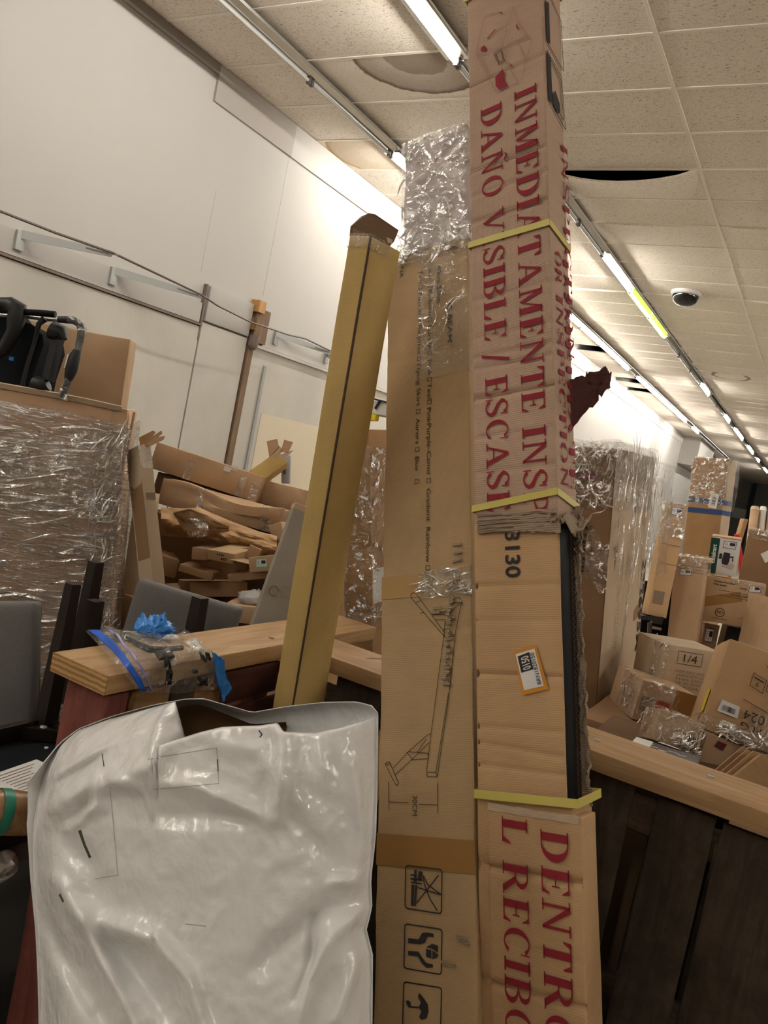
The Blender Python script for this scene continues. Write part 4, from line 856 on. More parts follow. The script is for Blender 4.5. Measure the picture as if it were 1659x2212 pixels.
def fold(px, py):
    s = 0
    for pts, h, wd in FOLDS:
        best = 1e9; bt = 0; n = len(pts) - 1
        for i in range(n):
            (ax, ay), (bx, by) = pts[i], pts[i + 1]; dx, dy = bx - ax, by - ay
            k = max(0, min(1, ((px - ax) * dx + (py - ay) * dy) / (dx * dx + dy * dy)))
            dd = (px - ax - k * dx) ** 2 + (py - ay - k * dy) ** 2
            if dd < best: best = dd; bt = (i + k) / n
        if best < (wd * 3.2) ** 2: s += 1.55 * h * math.exp(-best / (wd * wd * .62)) * (.35 + .65 * math.sin(math.pi * min(1, max(0, .1 + .8 * bt))))
    return s
def loc(px, py, y): k = 1 + y / D0; return Vector((((px - CXP) * k - (440 - CXP)) * K, y, (1900 - CYP - (py - CYP) * k) * K))
def side(v, top, bot, u0):   # outline lookup shared by front and back
    return None
def front(u, v):
    pyb = 3060
    x0 = 60 + 755 * u; tp = interp(TOPF, x0)
    py = tp + (pyb - tp) * (v ** 1.7)
    l, r = interp(LE, max(py, 1760)), interp(RE, py); px = l + (r - l) * u
    kk = 1 if v > .12 else (v / .12) ** .7; px = x0 * (1 - kk) + px * kk
    if x0 < 337: px += 62 * max(0, (x0 - 235) / 95) * math.exp(-max(0, py - tp) / 45.0)
    e = min(u, 1 - u); y = .09 * math.exp(-(e / .055) ** 1.3) + .02 * math.exp(-v / .02) + .035 * abs(u - .55)
    y += .18 * (1 - u) + .20 * min(1, max(0, (2500 - py) / 950)) - .018 * math.sin(math.pi * u) * math.sin(min(1, v * 1.6) * math.pi)
    k = min(1, e / .05)
    y -= fold(px, py) * k
    y += .007 * abs(noise.noise(Vector((px * .009, py * .009, 1)))) + .004 * abs(noise.noise(Vector((px * .024, py * .024, 5))))
    if x0 < 340: y += .12 * math.exp(-(py - tp) / 55.0) * min(1, (340 - x0) / 40 + .3)
    if 338 < x0 < 600 and v < .1: y -= .012 * (1 - v / .1)
    return loc(px, py, y)
def back(u, v):
    pyb = 3060
    x0 = 60 + 755 * u; tp = interp(TOPB, x0)
    py = tp + (pyb - tp) * (v ** 1.7)
    l, r = interp(LE, max(py, 1760)), interp(RE, py); px = l + (r - l) * u
    px = px if v > .03 else x0 * (1 - v / .03) + px * v / .03
    e = min(u, 1 - u); y = .10 + .18 * (1 - u) + .20 * min(1, max(0, (2500 - py) / 950)) + .15 * (1 - math.exp(-(e / .14) ** 1.2)) - .03 * math.exp(-v / .03)
    y += .006 * noise.noise(Vector((px * .012, py * .012, 9)))
    if 250 < px < 600 and v < .2: y -= .05 * math.sin(math.pi * (px - 250) / 350) * (1 - v / .2)
    return loc(px, py, y)
fv = sheet(front, 170, 190); mk('front_sheet', fv[0], [tuple(reversed(q)) for q in fv[1]], M_poly, t, 180)
bv = sheet(back, 60, 60); mk('back_sheet', *thick((bv[0], bv[1]), -.0015), M_poly, t, 180)
M_lining = plain('brown_lining', (.16, .085, .04), .8, 0, .1)
def lin(u, v):
    p = back(.22 + .52 * u, .002 + .16 * v); return p + Vector((0, -.004, -.009 - .02 * (1 - v) * abs(2 * u - 1)))
mk('lining', *sheet(lin, 30, 12), M_lining, t, 180)
def lin2(u, v):
    p = front(.30 + .42 * u, .001 + .1 * v); return p + Vector((0, .006, -.003))
mk('lining', *sheet(lin2, 30, 10), M_lining, t, 180)
mk('contents', *lat((-.12, .28, -.6), (.12, .32, -.1), .06, .02, .01, 6, 3), M_dark, t, 60)
M_seam = plain('grey_scuff', (.36, .34, .31), .4); M_smear = plain('dark_smear', (.07, .075, .05), .6)
def onfront(px, py):
    """point on the front sheet under a mark, found along the sheet's own rows"""
    l_ = interp(LE, max(py, 1760)); u = min(1, max(0, (px - l_) / (interp(RE, py) - l_))); tp = interp(TOPF, 60 + 755 * u)
    return front(u, max(0, (py - tp) / (3060 - tp)) ** (1 / 1.7)) + Vector((0, -.0012, 0))
def mark(pts, w, mat, nm):
    b = MB(); q = []
    for a, c in zip(pts[:-1], pts[1:]):
        n = max(1, int(math.dist(a, c) / 8))
        q += [onfront(a[0] + (c[0] - a[0]) * i / n, a[1] + (c[1] - a[1]) * i / n) for i in range(n)]
    q.append(onfront(*pts[-1])); ribbon(b, q, w, NF); b.mk(nm, mat, t)
mark([(315, 1640), (468, 1615), (473, 1692), (330, 1705)], .0009, M_seam, 'label_outline'); mark([(238, 1700), (255, 1890), (205, 1898)], .0009, M_seam, 'label_outline')
mark([(173, 1795), (184, 1825), (195, 1850)], .006, M_smear, 'scuff'); mark([(130, 1932), (137, 1946)], .005, M_smear, 'scuff'); mark([(221, 1628), (225, 1655)], .002, M_smear, 'scuff'); mark([(470, 1640), (471, 1665)], .002, M_smear, 'scuff')
mark([(400, 1995), (445, 2000)], .0012, M_seam, 'scuff'); mark([(560, 1578), (566, 1586), (562, 1592)], .0022, plain('blue_pen', (.05, .06, .2), .6), 'scuff')

# --- zip bag of hardware hanging over the left plank
t = thing('zip_bag', 'clear zip bag holding a black metal part, blue zip strip, draped over plank', 'bag', onz(330, 1440, 1.0))
O = Vector(t.location)
def drape(px, py, off=.0):
    p = onz(px, py, 1.012)
    if p.x > -1.172: p = onx(px, py, -1.172)
    return p + Vector((off * .6, -off, off)) - O
ZTOP = [(0, (185, 1364)), (.2, (250, 1362)), (.42, (330, 1370)), (.58, (378, 1379)), (.68, (398, 1362)), (.8, (430, 1387)), (.9, (455, 1412)), (1, (472, 1432))]
ZBOT = [(0, (302, 1497)), (.15, (335, 1497)), (.4, (385, 1500)), (.7, (430, 1493)), (1, (474, 1491))]
def i2(tab, u):
    for (a, p), (c, q) in zip(tab[:-1], tab[1:]):
        if u <= c: k = (u - a) / (c - a); return (p[0] + (q[0] - p[0]) * k, p[1] + (q[1] - p[1]) * k)
    return tab[-1][1]
def zsheet(off, amp, seed):
    def f(u, v):
        a, b_ = i2(ZTOP, u), i2(ZBOT, u); px = a[0] + (b_[0] - a[0]) * v; py = a[1] + (b_[1] - a[1]) * v
        px -= 14 * math.sin(math.pi * v) * (1 - u) * -.2
        e = min(u, 1 - u, v, 1 - v); k = min(1, e / .12)
        return drape(px, py, off * k + .002 + amp * k * (noise.noise(Vector((u * 6, v * 6, seed))) + .5 * noise.noise(Vector((u * 15, v * 13, seed)))))
    return f
mk('clear_film', *sheet(zsheet(.006, .002, 3), 30, 24), M_zip, t, 180)
mk('clear_film', *sheet(zsheet(.028, .014, 1), 44, 36), M_zip, t, 180)
fz = zsheet(.028, .014, 1)
mk('zip_strip', *thick(sheet(lambda u, v: fz(.015 + .055 * u + .03 * math.sin(v * 3), v * .985 + .006) + Vector((.001, -.002, .002)), 4, 30), .001), M_bluestrip, t, 180)
mk('zip_ridge', *thick(sheet(lambda u, v: fz(.112 + .02 * u + .03 * math.sin(v * 3), v * .985 + .006) + Vector((.001, -.002, .002)), 2, 30), .001), plain('zip_violet', (.28, .25, .6), .25, 0, .5), t, 180)
b = MB(); mid = lambda px, py, o=.016: drape(px, py, o)
arm1 = [(277, 1390), (300, 1402), (325, 1413), (352, 1414), (395, 1409)]; arm2 = [(356, 1414), (362, 1440), (368, 1465), (365, 1487)]
for arm, ww in ((arm1, .020), (arm2, .018)):
    b.add(tube([mid(*a) for a in arm], [ww * .28, ww * .36, ww * .42, ww * .36, ww * .3][:len(arm)], 8))
b.add(bar(mid(350, 1412), mid(362, 1432), .034, .006, (.6, -.6, .6)))
b.mk('black_metal_part', M_blackm, t)
b = MB()
for c in ((276, 1388), (366, 1486), (416, 1415)): b.add(tube([mid(c[0] + 4 * math.cos(a * .7), c[1] + 5 * math.sin(a * .7), .018) for a in range(10)], .0012, 5))
b.mk('eyelets', M_metal, t)
b = MB(); rg = random.Random(2)
for i in range(9): px, py = rg.uniform(418, 448), rg.uniform(1462, 1490); b.add(bar(mid(px, py), mid(px + rg.uniform(-10, 10), py + rg.uniform(-9, 9)), .008, .006))
for i in range(4): px, py = rg.uniform(430, 450), rg.uniform(1405, 1425); b.add(bar(mid(px, py), mid(px + rg.uniform(-8, 8), py + 14), .010, .004))
b.mk('black_screws', M_black, t)
b = MB()
for px, py in ((372, 1436), (430, 1412)): b.add(tube([mid(px - 8, py - 14), mid(px + 6, py + 6)], .008, 8))
b.mk('white_plugs', M_white, t, 60)
def glove(name, label, pts, amp, nu=26, nv=14, seed=1):
    t = thing(name, label, 'glove' if 'glove' in name else 'scrap', onz(*pts[0], 1.0)); O2 = Vector(t.location)
    return t, O2
tg = thing('plastic_glove', 'crumpled bright blue plastic glove on the plank behind the zip bag', 'glove', onz(345, 1382, 1.0)); O2 = Vector(tg.location)
def gl(u, v):
    a = 2 * math.pi * u; r = math.sin(math.pi * min(1, v * .97 + .015))
    s = noise.noise(Vector((math.cos(a) * 2.2, math.sin(a) * 2.2, v * 5))); s2 = 2 * abs(noise.noise(Vector((math.cos(a) * 5, math.sin(a) * 5, v * 12)))) - .6
    return Vector((-.03 + .02 * math.cos(a) * r, .0, .0)) + Vector((.03 * math.cos(a) * r * (1 + .5 * s + .6 * s2), -.055 + .12 * v + .012 * s, .022 + .026 * math.sin(a) * r * (1 + .5 * s + .8 * s2)))
mk('crumpled_film', *sheet(gl, 40, 40), M_bluegl, tg, 180)
tg = thing('plastic_glove', 'blue plastic glove end hanging down right of the zip bag', 'glove', onx(474, 1470, -1.17)); O3 = Vector(tg.location)
GP = [((455, 1404), (474, 1418)), ((462, 1425), (482, 1424)), ((464, 1450), (486, 1448)), ((470, 1478), (488, 1462)), ((476, 1488), (497, 1478)), ((478, 1500), (499, 1486)), ((480, 1514), (482, 1512))]
def gl2(u, v):
    k = v * (len(GP) - 1); i = min(int(k), len(GP) - 2); k -= i
    a = [GP[i][0][j] + (GP[i + 1][0][j] - GP[i][0][j]) * k for j in (0, 1)]; c = [GP[i][1][j] + (GP[i + 1][1][j] - GP[i][1][j]) * k for j in (0, 1)]
    p = onx(a[0] + (c[0] - a[0]) * u, a[1] + (c[1] - a[1]) * u, -1.165)
    return p - O3 + Vector((.006 * noise.noise(Vector((u * 5, v * 9, 4))) + .004, -.004, 0))
mk('crumpled_film', *thick(sheet(gl2, 10, 24), .002), M_bluegl, tg, 180)

# ------------------------------------------------------------------ upturned dining chairs left of the pen
def chair(label, P, rz, legs=((0, 0), (1, 0), (0, 1), (1, 1)), rake=.05, size=(.46, .50), hl=.40, flip=True, tilt=(0, 0), block=True, H=0, lw=(.05, .032)):
    """an upturned chair: local z up, seat underside at z=0, legs rising from it, backrest hanging below"""
    t = thing('dining_chair', label, 'chair', P, None, 'grey upholstered dining chairs', Matrix.Rotation(rz, 3, 'Z') @ Matrix.Rotation(tilt[0], 3, 'X') @ Matrix.Rotation(tilt[1], 3, 'Y'))
    W_, D_ = size
    fb = MB()
    for lo, hi in (((0, 0, -.05), (W_, .022, .012)), ((0, D_ - .022, -.05), (W_, D_, .012)), ((0, 0, -.05), (.022, D_, .012)), ((W_ - .022, 0, -.05), (W_, D_, .012))): fb.add(lat(lo, hi, .2, .002))
    fb.mk('seat_frame', M_espresso, t, 40)
    mk('seat_cushion', *lat((.005, .005, -.11), (W_ - .005, D_ - .005, -.045), .06, .018, .003), M_fabric, t, 50)
    mk('underside_cloth', *lat((.02, .02, -.046), (W_ - .02, D_ - .02, -.040), .08, .001, .002), M_cloth, t)
    for (i, j) in legs:
        x, y = .025 + i * (W_ - .05), .025 + j * (D_ - .05); sx, sy = (1 if i else -1), (1 if j else -1)
        mk('leg', *bar((x, y, -.05), (x + sx * rake * .4, y + sy * rake, hl), lw[0], lw[0], (0, 1, 0), None, lw[1], lw[1]), M_espresso, t)
    if block:
        for (i, j) in ((0, 1), (1, 1), (0, 0), (1, 0)):
            x, y = (.022 if not i else W_ - .022), (.022 if not j else D_ - .022); sx, sy = (1 if not i else -1), (1 if not j else -1)
            bk = mk('corner_block', *prism([(x, y, -.035), (x + sx * .075, y, -.035), (x, y + sy * .075, -.035)], (0, 0, 1), .035), M_espresso, t)
            mk('bolt', *lathe([(0, .006), (.008, .004), (.011, 0)], 10, (x + sx * .024, y + sy * .024, 0)), M_metal, bk)
    if H:
        for i in (0, 1): mk('back_post', *bar((.025 + i * (W_ - .05), .03, -.05), (.025 + i * (W_ - .05), -.02, -H), .04, .04, (0, 1, 0)), M_espresso, t)
        mk('backrest', *lat((.03, -.03, -H), (W_ - .03, .03, -H + .30), .06, .02, .003), M_fabric, t, 50)
    return t
t = chair('upturned chair nearest the picture\'s left edge, black underside cloth with a paper label', (-1.872, 1.00, .585), 0, ((0, 1), (0, 0)), .02, (.47, .62), .42, H=.5)
sg = flat('care_label', [[Vector((.17, .30, -.0365)), Vector((.33, .32, -.0365)), Vector((.31, .50, -.0365)), Vector((.15, .48, -.0365))]], M_white, t)
L = []
for i in range(9):
    v = .1 + i * .085; q = [Vector((.17, .30, -.036)), Vector((.33, .32, -.036)), Vector((.31, .50, -.036)), Vector((.15, .48, -.036))]; L.append(sub(q, v, .15, v + .02, .86 - .1 * (i % 3)))
flat('printed_lines', L, M_greyink, sg)
mk('button', *lathe([(0, .003), (.006, .003), (.006, 0)], 12, (.10, .55, -.0395)), M_white, t)
chair('upturned chair behind it with two dark tapered legs pointing up, grey seat', (-2.035, 1.80, .60), .02, ((0, 0), (1, 0)), .0, (.50, .46), .43, H=0, lw=(.055, .036))
chair('upturned chair between them whose single short dark leg shows', (-1.86, 1.665, .36), .05, ((0, 0),), .0, (.46, .46), .595, H=0, lw=(.055, .038))
def back_chair(label, p4, d, th, extra):
    a = [at(x, y, d) for x, y in p4]; x_ = (a[1] - a[0]).normalized(); z_ = (a[0] - a[3]); z_ = (z_ - x_ * z_.dot(x_)).normalized(); y_ = z_.cross(x_)
    R = Matrix((x_, y_, z_)).transposed(); w_, h_ = (a[1] - a[0]).length, (a[0] - a[3]).length
    t = thing('dining_chair', label, 'chair', a[3], None, 'grey upholstered dining chairs', R)
    mk('backrest', *lat((0, 0, 0), (w_, th, h_), .035, .016, .003, 6, 2, lambda p, tt, e, N: Vector((0, -.012 * math.sin(math.pi * p.x / w_), 0))), M_fabric, t, 60)
    mk('back_frame', *lat((.01, th - .004, -.02), (w_ - .01, th + .016, h_ - .02), .1, .004), M_espresso, t, 40)
    for k in (0, 1): mk('back_post', *bar((.03 + k * (w_ - .06), th * .6, .02), (.03 + k * (w_ - .06), th * .6 + .03, -extra), .04, .035, (0, 1, 0)), M_espresso, t)
    return t
back_chair('chair with a tall plain grey back at the picture\'s left edge', [(-150, 1296), (80, 1301), (79, 1610), (-160, 1610)], 2.42, .055, .35)
back_chair('chair whose grey back tilts behind the single leg, right of the others', [(322, 1257), (547, 1325), (500, 1470), (245, 1420)], 2.56, .05, .35)
t = thing('furniture_leg', 'glossy light wooden furniture leg with green tape at the left edge', 'furniture leg', at(-40, 1745, 1.62))
p0, p1 = at(-60, 1748, 1.62) - Vector(t.location), at(95, 1762, 1.72) - Vector(t.location)
mk('shaft', *tube([p0 + (p1 - p0) * i / 6 for i in range(7)], [.042, .043, .045, .046, .045, .043, .04], 12), M_oak, t, 60)
mk('green_tape', *tube([p0 + (p1 - p0) * .30, p0 + (p1 - p0) * .445], [.047, .0475], 12, False), plain('green_tape', (.03, .22, .15), .35), t, 60)
t = thing('polythene_bag', 'crumpled whitish plastic bag under the glossy wooden leg at the left edge', 'bag', at(5, 1880, 1.75))
def pb(u, v):
    a = 2 * math.pi * u; r = math.sin(math.pi * (v * .96 + .02)); s = noise.noise(Vector((math.cos(a) * 3, math.sin(a) * 3, v * 7)))
    return Vector((-.03 + .05 * math.cos(a) * r * (1 + .4 * s), .05 * math.sin(a) * r, -.05 + .10 * v + .012 * s))
mk('film', *sheet(pb, 36, 30), plain('cloudy_polythene', (.55, .52, .48), .3, 0, .5), t, 180)

# ------------------------------------------------------------------ left: wrapped bin and its contents
def qbox(label, quad, dep, thickn, mat, name='carton', cat='box', group=None, amp=.003, step=.06, seed=1, down=None):
    """a carton whose front face has corners TL, TR, BR, BL seen at the given distances"""
    dd = dep if isinstance(dep, (list, tuple)) else [dep] * 4
    a = [at(x, y, k) for (x, y), k in zip(quad, dd)]
    x_ = ((a[1] - a[0]) + (a[2] - a[3])).normalized(); z_ = (a[0] - a[3]) + (a[1] - a[2]); z_ = (z_ - x_ * z_.dot(x_)).normalized(); y_ = z_.cross(x_)
    w_ = ((a[1] - a[0]).length + (a[2] - a[3]).length) / 2; h_ = ((a[0] - a[3]).length + (a[1] - a[2]).length) / 2
    c = (a[0] + a[1] + a[2] + a[3]) / 4 - x_ * (w_ / 2) - z_ * (h_ / 2); R = Matrix((x_, y_, z_)).transposed()
    t = thing(name, label, cat, c, None, group, R)
    lo = (0, 0, 0) if down is None else (0, 0, -down)
    mk('body', *lat(lo, (w_, thickn, h_), step, .003, amp, 6, seed), mat, t, 40)
    return t, (w_, thickn, h_), R
def upbox(label, lo, hi, mat, name='carton', group=None, rz=0, seed=1, amp=.004):
    t = thing(name, label, 'box', lo, None, group, Matrix.Rotation(rz, 3, 'Z'))
    mk('body', *lat((0, 0, 0), [hi[i] - lo[i] for i in range(3)], .1, .004, amp, 5, seed), mat, t, 40); return t

P, w, d = FIT['bin']; BX, BY, BZ = d
def pallet_under(label, P, w, sx, sy, h):
    t = thing('pallet', label, 'pallet', (P[0], P[1], 0), w)
    for i in range(6): mk('deck_board', *box((0, i * sy / 6 + .01, h - .02), (sx, (i + 1) * sy / 6 - .03, h)), M_grimyx, t)
    for i in range(3): mk('stringer', *box((i * (sx - .05) / 2, 0, 0), (i * (sx - .05) / 2 + .05, sy, h - .02)), M_grimyx, t)
pallet_under('low wooden pallet carrying the plastic-wrapped cardboard bin', P, w, BX + .14, BY, .118)
t = thing('cardboard_bin', 'huge open cardboard bin swathed in clear stretch film, left background', 'bin', P, w)
shear = lambda p, tt, ext, N: Vector((.14 * (1 - p.z / BZ) * (.3 + .7 * p.x / BX), 0, 0))
for nm, lo, hi in (('front_panel', (0, 0, 0), (BX, .014, BZ)), ('back_panel', (0, BY - .014, 0), (BX, BY, BZ)), ('side_panel', (0, .014, 0), (.014, BY - .014, BZ)), ('side_panel', (BX - .014, .014, 0), (BX, BY - .014, BZ))):
    mk(nm, *lat(lo, hi, .08, .004, .006, 3, 6, shear), M_binc, t, 40)
mk('bottom_panel', *box((.014, .014, .005), (BX - .014, BY - .014, .03)), M_brown, t)
mk('top_flap', *thick(sheet(lambda u, v: Vector((u * (BX - .02), -.010 - .006 * v, BZ - .014 + .018 * v + .004 * math.sin(u * 9))), 14, 3), .010), M_pale, t, 40)
mk('torn_edge', *thick(sheet(lambda u, v: Vector((BX - .05 + .055 * u, -.006 + .05 * u, BZ - .05 + .05 * v * (1 - u) + .008 * noise.noise(Vector((u * 8, v * 4, 3))))), 8, 4), .006), M_pale, t, 40)
mk('shrink_wrap', *lat((-.02, -.022, .10), (BX + .018, BY + .01, BZ - .05), .035, .012, .009, 9, 3, shear, ((2, 1), (2, 0))), M_wrap, t, 60)
def swag(u, v): return Vector((BX - .62 + .63 * u, -.034 - .008 * noise.noise(Vector((u * 6, v * 9, 3))), BZ - .07 - .36 * v - .20 * (1 - u) * (1 - v)))
mk('shrink_wrap', *sheet(swag, 30, 20), M_wrapx, t, 60)
def swag2(u, v): return Vector((BX - .11 + .12 * u + .14 * (1 - (.18 + (BZ - .25) * v) / BZ), -.036 - .012 * noise.noise(Vector((u * 6, v * 12, 9))), .18 + (BZ - .25) * v))
mk('shrink_wrap', *sheet(swag2, 10, 60), M_wrapv, t, 60)
def swag3(u, v): return Vector((BX - .45 + .16 * u * (1 - .4 * v), -.04 - .012 * noise.noise(Vector((u * 6, v * 9, 4))), .22 + .30 * v))
mk('shrink_wrap', *sheet(swag3, 10, 20), M_wrapx, t, 60)
glint_ridges('film_glint_ridges', t, 420, lambda u, v: (Vector((.05 + u * (BX - .06) + .14 * (1 - v), -.034, .12 + (BZ - .22) * v)), VX, VZ, -VY), .17, .0075, 7, None, .17, .12, .15)
glint_ridges('film_glint_ridges', t, 90, lambda u, v: (Vector((BX - .10 + .11 * u + .14 * (1 - v), -.046, .14 + (BZ - .22) * v)), VX, VZ, -VY), .10, .006, 9, None, 1.3, .35, .3)
mk('side_flap', *lat((BX + .02, .03, BZ - .16), (BX + .028, .12, BZ - .005), .06, .002, .002), M_tan, t, 40)
Pi, wi, di = FIT['inbox']
t2, _ = carton('inbox', 'big plain tan carton standing inside the wrapped bin behind the pushchair', M_tan, dims=(di[0], .30, di[2]))
# pushchair standing in the bin
SC = at(70, 790, 3.05); RB = Matrix.Rotation(Vector(w).length, 3, Vector(w).normalized())
t = thing('pushchair', 'folded black pushchair with a film-wrapped handle sticking out of the bin', 'pushchair', (SC.x, SC.y, .16), None, None, RB)
O4 = Vector(t.location); Ri = RB.transposed()
sp = lambda x, y, dd=3.0: Ri @ (at(x, y, dd) - O4)
dn = Vector((0, 0, -.9))
mk('black_canopy', *prism([sp(-60, 668), sp(5, 655), sp(30, 690), sp(68, 700), sp(92, 725), sp(94, 745), sp(75, 800), sp(60, 870), sp(-60, 850)], Ri @ (CM @ Vector((0, 0, 1))), .20), M_cloth, t, 40)
mk('frame_strut', *tube([sp(-40, 655, 2.95), sp(5, 655, 2.95), sp(20, 658, 2.95), sp(38, 668, 2.95), sp(35, 690, 2.95), sp(28, 720, 2.95), sp(8, 755, 2.95), sp(-20, 770, 2.95)], [.02, .022, .03, .036, .034, .026, .024, .02], 8), M_black, t, 60)
mk('frame_strut', *tube([sp(50, 674, 2.95), sp(85, 676, 2.95), sp(120, 679, 2.95)], .012, 8), M_blackm, t, 60)
mk('frame_strut', *tube([sp(-20, 680, 3.0), sp(60, 684, 3.0), sp(100, 689, 3.0), sp(132, 692, 3.0)], .008, 8), plain('dull_chrome', (.35, .34, .32), .3, .9), t, 60)
mk('frame_strut', *tube([sp(97, 688, 2.97), sp(84, 700, 2.97), sp(72, 745, 2.97), sp(58, 790, 2.97), sp(44, 850, 2.97)], [.014, .010, .008, .008, .008], 8), M_black, t, 60)
hb = mk('handle_bar', *tube([sp(126, 690, 2.9), sp(145, 691, 2.9), sp(160, 692, 2.9), sp(172, 700, 2.9), sp(176, 713, 2.9), sp(174, 730, 2.9), sp(168, 755, 2.9), sp(160, 780, 2.9), sp(151, 810, 2.9), sp(143, 835, 2.9), sp(134, 860, 2.9)], [.012, .014, .014, .014, .013, .013, .013, .012, .012, .012, .012], 10), M_black, t, 60)
mk('film_sleeve', *tube([sp(148, 690, 2.9), sp(160, 692, 2.9), sp(173, 699, 2.9), sp(177, 713, 2.9), sp(174, 733, 2.9), sp(167, 757, 2.9)], .0165, 10, False, .25, 2), M_wrapx, hb, 60)
mk('film_sleeve', *tube([sp(147, 818, 2.9), sp(140, 840, 2.9), sp(133, 862, 2.9)], .0175, 10, False, .3, 5), M_wrapx, hb, 60)
mk('grip', *tube([sp(167, 757, 2.9), sp(160, 775, 2.9), sp(154, 800, 2.9), sp(147, 822, 2.9)], [.014, .021, .022, .015], 10), M_black, hb, 60)
mk('hinge_arm', *tube([sp(112, 712, 2.93), sp(128, 720, 2.93), sp(134, 735, 2.93)], [.034, .036, .02], 10), M_black, t, 60)
mk('hinge_arm', *bar(sp(128, 722, 2.93), sp(104, 822, 2.93), .034, .03), M_black, t)
mk('hinge_arm', *tube([sp(72, 828, 2.93), sp(90, 835, 2.93), sp(104, 830, 2.93)], [.03, .036, .026], 10), M_black, t, 60)
mk('white_tag', *bar(sp(148, 765, 2.92), sp(140, 795, 2.92), .01, .003), M_white, t)
mk('blue_tag', *box(sp(20, 778, 2.93) - Vector((.001, .004, 0)), sp(30, 772, 2.93)), plain('blue_tag', (.02, .2, .6), .4), t)
mk('frame_strut', *tube([sp(40, 850, 2.97), sp(20, 960, 3.0) + dn * .2, sp(30, 960, 3.05) + dn], .012, 8), M_black, t, 60)

# ------------------------------------------------------------------ left: pile of cartons by the wall
GP_ = 'cartons heaped by the left wall'
upbox('low brown carton at the bottom of the heap, behind the upturned chairs', (-3.0, 2.98, 0), (-2.3, 3.6, 1.05), M_brown, seed=2, group=GP_)
upbox('low tan carton under the small boxes of the heap', (-2.62, 2.45, 0), (-1.72, 2.95, .76), M_tan, seed=3, group=GP_)
upbox('tall carton at the back of the heap, under the long cartons', (-2.85, 3.62, 0), (-2.15, 4.1, 1.17), M_kraft, seed=4, group=GP_)
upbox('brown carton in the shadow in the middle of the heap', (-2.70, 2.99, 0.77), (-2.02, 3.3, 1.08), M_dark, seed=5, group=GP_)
t, d, R_ = qbox('long tan carton lying highest on the left heap, bits of tape on its front', [(335, 952), (568, 1031), (552, 1084), (326, 1012)], 4.1, .3, M_tan, group=GP_, seed=3)
for x, z0, z1 in ((.18, .0, .10), (.40, .12, .146), (.46, .0, .11), (.53, .0, .11)): mk('clear_tape', *lat((x, -.004, z0), (x + .04, -.0008, z1), .02, .001, .002, 30, 3), M_tapecl, t, 60)
mk('white_label', *box((.37, -.005, .105), (.405, -.003, .13)), M_white, t)
qbox('dark carton end added for the shade in the gap between the two long cartons', [(330, 1016), (556, 1088), (560, 1150), (335, 1085)], 4.14, .3, M_dark, group=GP_)  # dark block added so the gap reads as a shaded interior
qbox('shorter tan carton continuing the line of the topmost long carton', [(558, 1034), (668, 1060), (655, 1110), (548, 1084)], 4.2, .3, M_tan, group=GP_, amp=.006)
t, d, R_ = qbox('long battered tan carton with a wavy crushed top edge, second in the heap', [(351, 1036), (614, 1098), (594, 1156), (339, 1084)], 3.8, .3, M_tan, group=GP_)
bpy.data.objects.remove(t.children[0])
def crush(p, tt, ext, N):
    v = Vector((0, 0, 0))
    if p.z > d[2] * .5: v.z += .018 * math.sin(p.x * 11 + .6) * (1 if p.y < .1 else .2) - .008; v.y += .018 * math.sin(p.x * 9) * (1 if p.y < .05 else 0)
    return v
mk('body', *lat((0, 0, 0), d, .025, .004, .006, 6, 4, crush), M_tan, t, 50)
for x in (.18, .50, .53): mk('clear_tape', *lat((x, -.010, 0), (x + .03, -.004, d[2]), .012, .001, .006, 30, 3), M_wrapx, t, 60)
t = thing('kraft_paper', 'crumpled sheet of brown packing paper stuffed under the long battered carton', 'paper', at(470, 1150, 3.62))
def kp(u, v):
    x = 348 + 250 * u; tp = interp([(348, 1098), (400, 1100), (430, 1098), (500, 1128), (560, 1150), (600, 1160)], x); bt = interp([(348, 1155), (420, 1162), (500, 1185), (560, 1200), (600, 1205)], x)
    s = noise.noise(Vector((u * 6, v * 4, 2))) + .5 * noise.noise(Vector((u * 14, v * 9, 4)))
    return at(x, tp + (bt - tp) * v, 3.66 - .10 * math.sin(math.pi * v) - .04 * s) - Vector(t.location)
mk('sheet', *thick(sheet(kp, 50, 22), .004), M_kraft, t, 60)
def kp2(u, v):
    x = 375 + 120 * u; tp = interp([(375, 1106), (410, 1098), (440, 1110), (470, 1125), (500, 1138)], x); bt = interp([(375, 1110), (400, 1148), (430, 1160), (500, 1145)], x)
    s = noise.noise(Vector((u * 4, v * 4, 8)))
    return at(x, tp + (bt - tp) * v, 3.50 - .03 * s + .04 * v) - Vector(t.location)
mk('sheet', *thick(sheet(kp2, 20, 12), .004), M_gold if False else M_tan, t, 60)
mk('clear_tape', *sheet(lambda u, v: at(405 + 45 * u, 1120 + 40 * v, 3.46 + .02 * noise.noise(Vector((u * 5, v * 5, 1)))) - Vector(t.location), 10, 10), M_wrapx, t, 60)
t, d = carton('p_cube', 'small brown carton wedged right of the leaning narrow carton', M_brown, group=GP_)
t, d = carton('p_low', 'low tan carton with a plain front at the foot of the heap', M_tan, group=GP_)
t, d = carton('p_bm', 'small buff carton with a dark code printed upside down, middle of the heap', M_bm, group=GP_)
q = [fr(p) for p in DR['q']['bm']]
b = MB(); put_text(b, '44864', bl(q, .95, .15), q[0] - q[1], q[3] - q[0], (q[1] - q[0]).length * .9, .011, True); put_text(b, 'BM', bl(q, .95, .65), q[0] - q[1], q[3] - q[0], (q[1] - q[0]).length * .5, .012, True); b.mk('printed_code', M_inkb, t)
t, d = carton('p_label', 'small open carton with a turquoise-rimmed label, right of the buff one', M_tan, group=GP_)
sticker(t, DR['q']['green_label'], M_teal)
